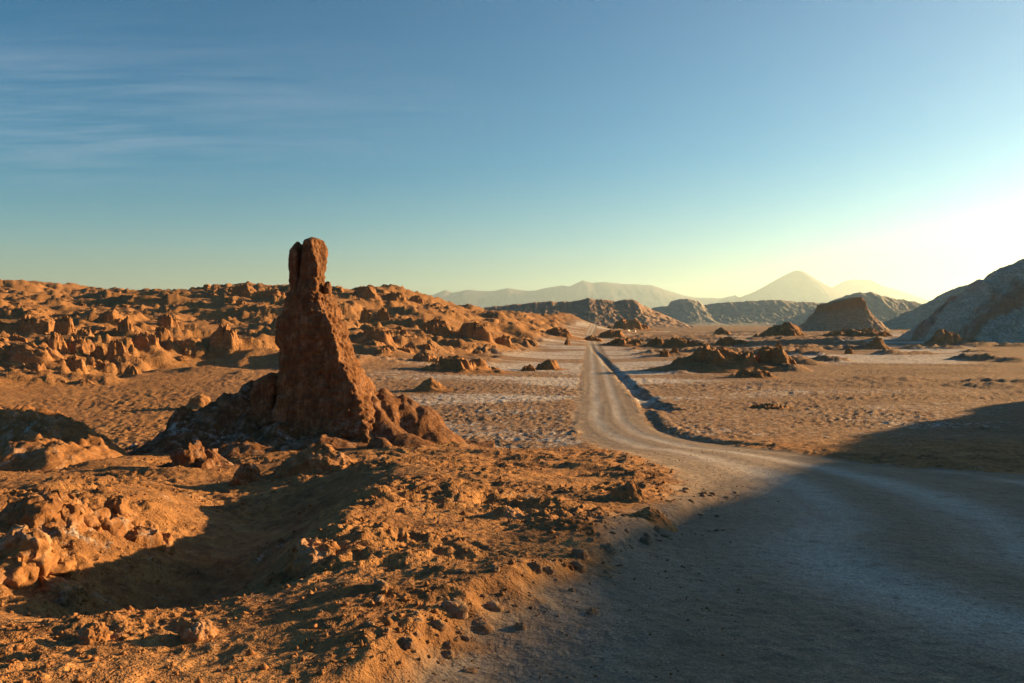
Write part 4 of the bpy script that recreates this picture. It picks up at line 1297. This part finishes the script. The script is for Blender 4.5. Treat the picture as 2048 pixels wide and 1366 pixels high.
# many more small outcrops over the badlands: alike, so they share a label
rnd = random.Random(5)
variants = []
for i in range(12):
    X, Y, Z, R, sl, f = outcrop_arrays(1, .8, .62, 1200 + i * 9, jag=.5, apron=.35, cap=.6, na=56, nrad=22, salt=.25)
    Z = Z - np.where(R > .98, .3, 0)
    variants.append(mesh_from('rock_outcrop', np.stack([X.ravel(), Y.ravel(), Z.ravel()], 1), f, {'salt': ('FLOAT', sl.ravel())}, True, mat_rock))
count = 0
tries = 0
while count < 170 and tries < 4000:
    tries += 1
    px, d = rnd.uniform(-60, 1090), math.exp(rnd.uniform(math.log(100), math.log(420)))
    x = (px - CX) / FPX * d
    if badland(np.array([x]), np.array([d]))[0] < .6:
        continue
    if float(gn2(np.array([x * .03]), np.array([d * .03]), 77)[0]) < rnd.uniform(-.35, .25):
        continue
    s = rnd.uniform(.5, 1.7) * (1 + d / 400)
    o = obj('rock_outcrop', variants[rnd.randrange(12)], None, (x, d, zat(x, d) - .15 * s))
    o.scale = (s * rnd.uniform(.8, 1.9), s * rnd.uniform(.8, 1.3), s * rnd.uniform(.7, 1.4))
    o.rotation_euler = (0, 0, rnd.uniform(0, 6.28))
    where = next(w for lim, w in ((130, 'at the far left edge'), (260, 'well left of the spire'), (400, 'left of the spire'), (570, 'hugging the spire on its left'), (700, 'hugging the spire on its right'), (820, 'right of the spire'), (940, 'between the spire and the road'), (9999, 'nearest the far end of the road')) if px < lim)
    level = 'low on' if d < 150 else 'midway up' if d < 260 else 'high on'
    size = 'tiny' if s < .9 * (1 + d / 400) else 'small' if s < 1.3 * (1 + d / 400) else 'mid-sized'
    tag(o, f'{size} brown outcrop {level} the badlands {where}', 'rock outcrop', 'small outcrops scattered over the badlands slope')
    count += 1

# ------------------------------------------------------------------ stones along the road bank
svar = [crag_mesh('stone', 1, .8, .7, 1500 + i * 9, mat_stone, 24, 12, .62, 2.8, .4, sink=.4) for i in range(8)]


def stone(px, by, w, h, label, i, group=None, rot=0.0, dep=.8):
    p = hith(px, by)
    k = p[1] / FPX
    o = obj('stone', svar[i % 8], None, (p[0], p[1] + .3 * w * k, p[2] - .1 * h * k))
    o.scale = (w * .5 * k, w * .5 * k * dep, h * k / .7)
    o.rotation_euler = (0, 0, rot)
    return tag(o, label, 'stone', group)


stone(952, 1266, 66, 16, 'largest flat grey stone lying at the left edge of the road', 0)
stone(1150, 1140, 38, 14, 'pale stone lying on the dirt edge of the sunlit bank', 1)
stone(1096, 1150, 26, 12, 'brown stone just left of the pale stone on the bank edge', 2)
stone(1160, 1116, 34, 15, 'pale rounded stone higher up the bank than the others', 3)
stone(1290, 1088, 24, 14, 'small dark stone casting a shadow at the tip of the bank', 4)
stone(1066, 1142, 36, 16, 'angular brown stone broken from the bank edge', 5)
stone(985, 1222, 36, 14, 'crumbled pale stone at the foot of the undercut bank', 6)
stone(905, 1232, 64, 20, 'dark broken slab leaning out of the undercut bank', 7)
stone(872, 1258, 34, 14, 'reddish clod below the dark broken slab', 1)
stone(1215, 1105, 30, 14, 'little flat stone between the pale rounded stone and the dark tip stone', 2)
for i in range(130):
    t = rnd.random()
    j = rnd.randrange(1, 8)
    a_, b_ = lot[j], lot[j + 1]
    x, y = a_ + (b_ - a_) * t + np.array([rnd.gauss(-.25, .5), rnd.gauss(.1, .35)]) * (.4 + .06 * a_[1])
    if y < 3.2:
        continue
    s = (.010 + .022 * rnd.random() ** 2) * (1 + y * .07)
    o = obj('stone', svar[rnd.randrange(8)], None, (x, y, zat(x, y) - .15 * s))
    o.scale = (s * rnd.uniform(.8, 1.6), s, s * rnd.uniform(.7, 1.2))
    o.rotation_euler = (0, 0, rnd.uniform(0, 6.28))
    on = 'out on the dirt road' if poly_sd(np.array([x]), np.array([y]), lot)[0] < -.1 else 'on the crusty bank'
    part = 'near the bottom edge of the picture' if y < 4.6 else 'by the undercut bank' if y < 6 else 'beside the pale bank stones' if y < 8 else 'at the tip of the bank' if y < 12 else 'at the road bend'
    size = 'tiny' if s < .02 * (1 + y * .07) else 'small'
    tag(o, f'{size} loose brown stone {on} {part}', 'stone', 'loose stones along the road bank')

# crumbs of clay, uncountable
def clods():
    rs_ = np.random.RandomState(9)
    n = 9000
    pxs = rs_.uniform(-50, 1500, n)
    ds = np.exp(rs_.uniform(math.log(3.3), math.log(30), n))
    xs = (pxs - CX) / FPX * ds
    Tn = terrain(xs, ds)
    dens = np.where(Tn['road'] > .5, .5, .35 + .65 * Tn['crust'])
    k = (rs_.rand(n) < dens) & ((ds < 24) | (xs > -2))
    xs, ds, zs = xs[k], ds[k], Tn['z'][k]
    n = len(xs)
    s = (.004 + .012 * rs_.rand(n) ** 3) * (1 + ds * .10) * np.where(Tn['road'][k] > .5, .45, 1.0)
    ico = np.array([(0, 0, 1), (.9, 0, .3), (.28, .85, .3), (-.72, .53, .3), (-.72, -.53, .3), (.28, -.85, .3), (0, 0, -.6)])
    tri = np.array([(0, 1, 2), (0, 2, 3), (0, 3, 4), (0, 4, 5), (0, 5, 1), (6, 2, 1), (6, 3, 2), (6, 4, 3), (6, 5, 4), (6, 1, 5)])
    v = ico[None] * (1 + .35 * rs_.randn(n, 7, 1)) * s[:, None, None] * rs_.uniform(.7, 1.4, (n, 1, 3))
    v = v + np.stack([xs, ds, zs], 1)[:, None]
    f = tri[None] + (np.arange(n) * 7)[:, None, None]
    o = obj('clay_crumbs', mesh_from('clay_crumbs', v.reshape(-1, 3), f.reshape(-1, 3), {'salt': ('FLOAT', np.repeat(rs_.rand(n) * .1, 7))}, False, mat_rock))
    o['kind'] = 'stuff'
    tag(o, 'loose clay crumbs scattered over the near slope', 'gravel')


clods()


# ------------------------------------------------------------------ two parked vehicles far down the plain
def plain_mat(name, c, rough=.4):
    m, t, b = new_mat(name)
    pos = N(t, 'ShaderNodeNewGeometry').outputs['Position']
    L(t, mixcol(t, noise(t, pos, 1.5, 3), c, tuple(v * .8 for v in c)), b.inputs['Base Color'])
    b.inputs['Roughness'].default_value = rough
    b.inputs['Specular IOR Level'].default_value = .5
    return m


mat_white, mat_glass, mat_tyre = plain_mat('white_paint', (.8, .79, .76), .35), plain_mat('dark_glass', (.03, .035, .04), .1), plain_mat('rubber', (.03, .03, .03), .8)
mat_red = plain_mat('tail_light_red', (.4, .02, .02), .3)


def prism(name, prof, w, mat, parent, x0=0.0):
    """side profile (y, z) extruded across x"""
    n = len(prof)
    v = [(x0 - w / 2, p[0], p[1]) for p in prof] + [(x0 + w / 2, p[0], p[1]) for p in prof]
    me = bpy.data.meshes.new(name)
    me.from_pydata(v, [], [list(range(n))[::-1], [n + i for i in range(n)]] + [(i, (i + 1) % n, n + (i + 1) % n, n + i) for i in range(n)])
    me.materials.append(mat)
    o = obj(name, me, parent)
    return o


def wheel(parent, x, y):
    n = 20
    vs = [(dx, y + .36 * math.cos(2 * math.pi * i / n), .36 + .36 * math.sin(2 * math.pi * i / n)) for dx in (x - .12, x + .12) for i in range(n)]
    me = bpy.data.meshes.new('wheel')
    me.from_pydata(vs, [], [list(range(n))[::-1], [n + i for i in range(n)]] + [(i, (i + 1) % n, n + (i + 1) % n, n + i) for i in range(n)])
    me.materials.append(mat_tyre)
    return obj('wheel', me, parent)


def vehicle(name, px, d, label, van, rz):
    p = hitd(px, d, height)
    r = bpy.data.objects.new(name, None)
    col.objects.link(r)
    r.location = (p[0], p[1], p[2] + .02)
    r.rotation_euler = (0, 0, rz)
    tag(r, label, 'van' if van else 'car', 'two vehicles parked far down the plain')
    H_ = 2.4 if van else 1.85
    if van:
        body = [(-2.6, .4), (-2.65, 1.2), (-2.55, H_), (1.2, H_), (1.9, 1.45), (2.6, 1.15), (2.65, .45)]
        win = [(.9, 1.45), (.9, H_ - .2), (1.2, H_ - .2), (1.75, 1.45)]
    else:
        body = [(-2.3, .45), (-2.35, 1.0), (-2.1, H_), (.5, H_), (1.15, 1.15), (2.3, 1.05), (2.35, .5)]
        win = [(-1.9, 1.1), (-1.8, H_ - .15), (.45, H_ - .15), (.95, 1.15)]
    prism('body', body, 1.9, mat_white, r)
    prism('side_window', win, .02, mat_glass, r, .955)
    prism('side_window', win, .02, mat_glass, r, -.955)
    prism('rear_window', [(body[1][0] - .03, H_ * .58), (body[2][0] - .03, H_ - .25), (body[2][0] + .02, H_ - .25), (body[1][0] + .02, H_ * .58)], 1.5, mat_glass, r)
    for sx_ in (-.75, .75):
        prism('tail_light', [(body[1][0] - .05, .85), (body[1][0] - .05, 1.05), (body[1][0] + .05, 1.05), (body[1][0] + .05, .85)], .2, mat_red, r, sx_)
    for sx_ in (-.88, .88):
        for yy in (-1.6, 1.6):
            wheel(r, sx_, yy)


vehicle('van', 1257, 800, 'tall white van parked far down the plain, left of the other vehicle', True, math.radians(-30))
vehicle('car', 1267, 800, 'white car parked far down the plain, right of the tall van', False, math.radians(60))

# ------------------------------------------------------------------ haze
def haze_box():
    x, y0, y1, z0, z1 = 56000, -56000, 56000, -8.0, 2750.0
    v = [(-x, y0, z0), (x, y0, z0), (x, y1, z0), (-x, y1, z0), (-x, y0, z1), (x, y0, z1), (x, y1, z1), (-x, y1, z1)]
    me = bpy.data.meshes.new('haze')
    me.from_pydata(v, [], [(0, 3, 2, 1), (4, 5, 6, 7), (0, 1, 5, 4), (1, 2, 6, 5), (2, 3, 7, 6), (3, 0, 4, 7)])
    m = bpy.data.materials.new('haze')
    m.use_nodes = True
    t = m.node_tree
    t.nodes.clear()
    pv = N(t, 'ShaderNodeVolumePrincipled')
    pv.inputs['Color'].default_value = (.68, .88, .93, 1)
    pv.inputs['Density'].default_value = HAZE
    pv.inputs['Anisotropy'].default_value = .56
    L(t, pv.outputs[0], N(t, 'ShaderNodeOutputMaterial').inputs['Volume'])
    me.materials.append(m)
    o = obj('haze', me)
    o['kind'] = 'stuff'
    tag(o, 'pale sunlit haze over the far plain and mountains', 'haze')


HAZE = 0.7 / 36000
haze_box()
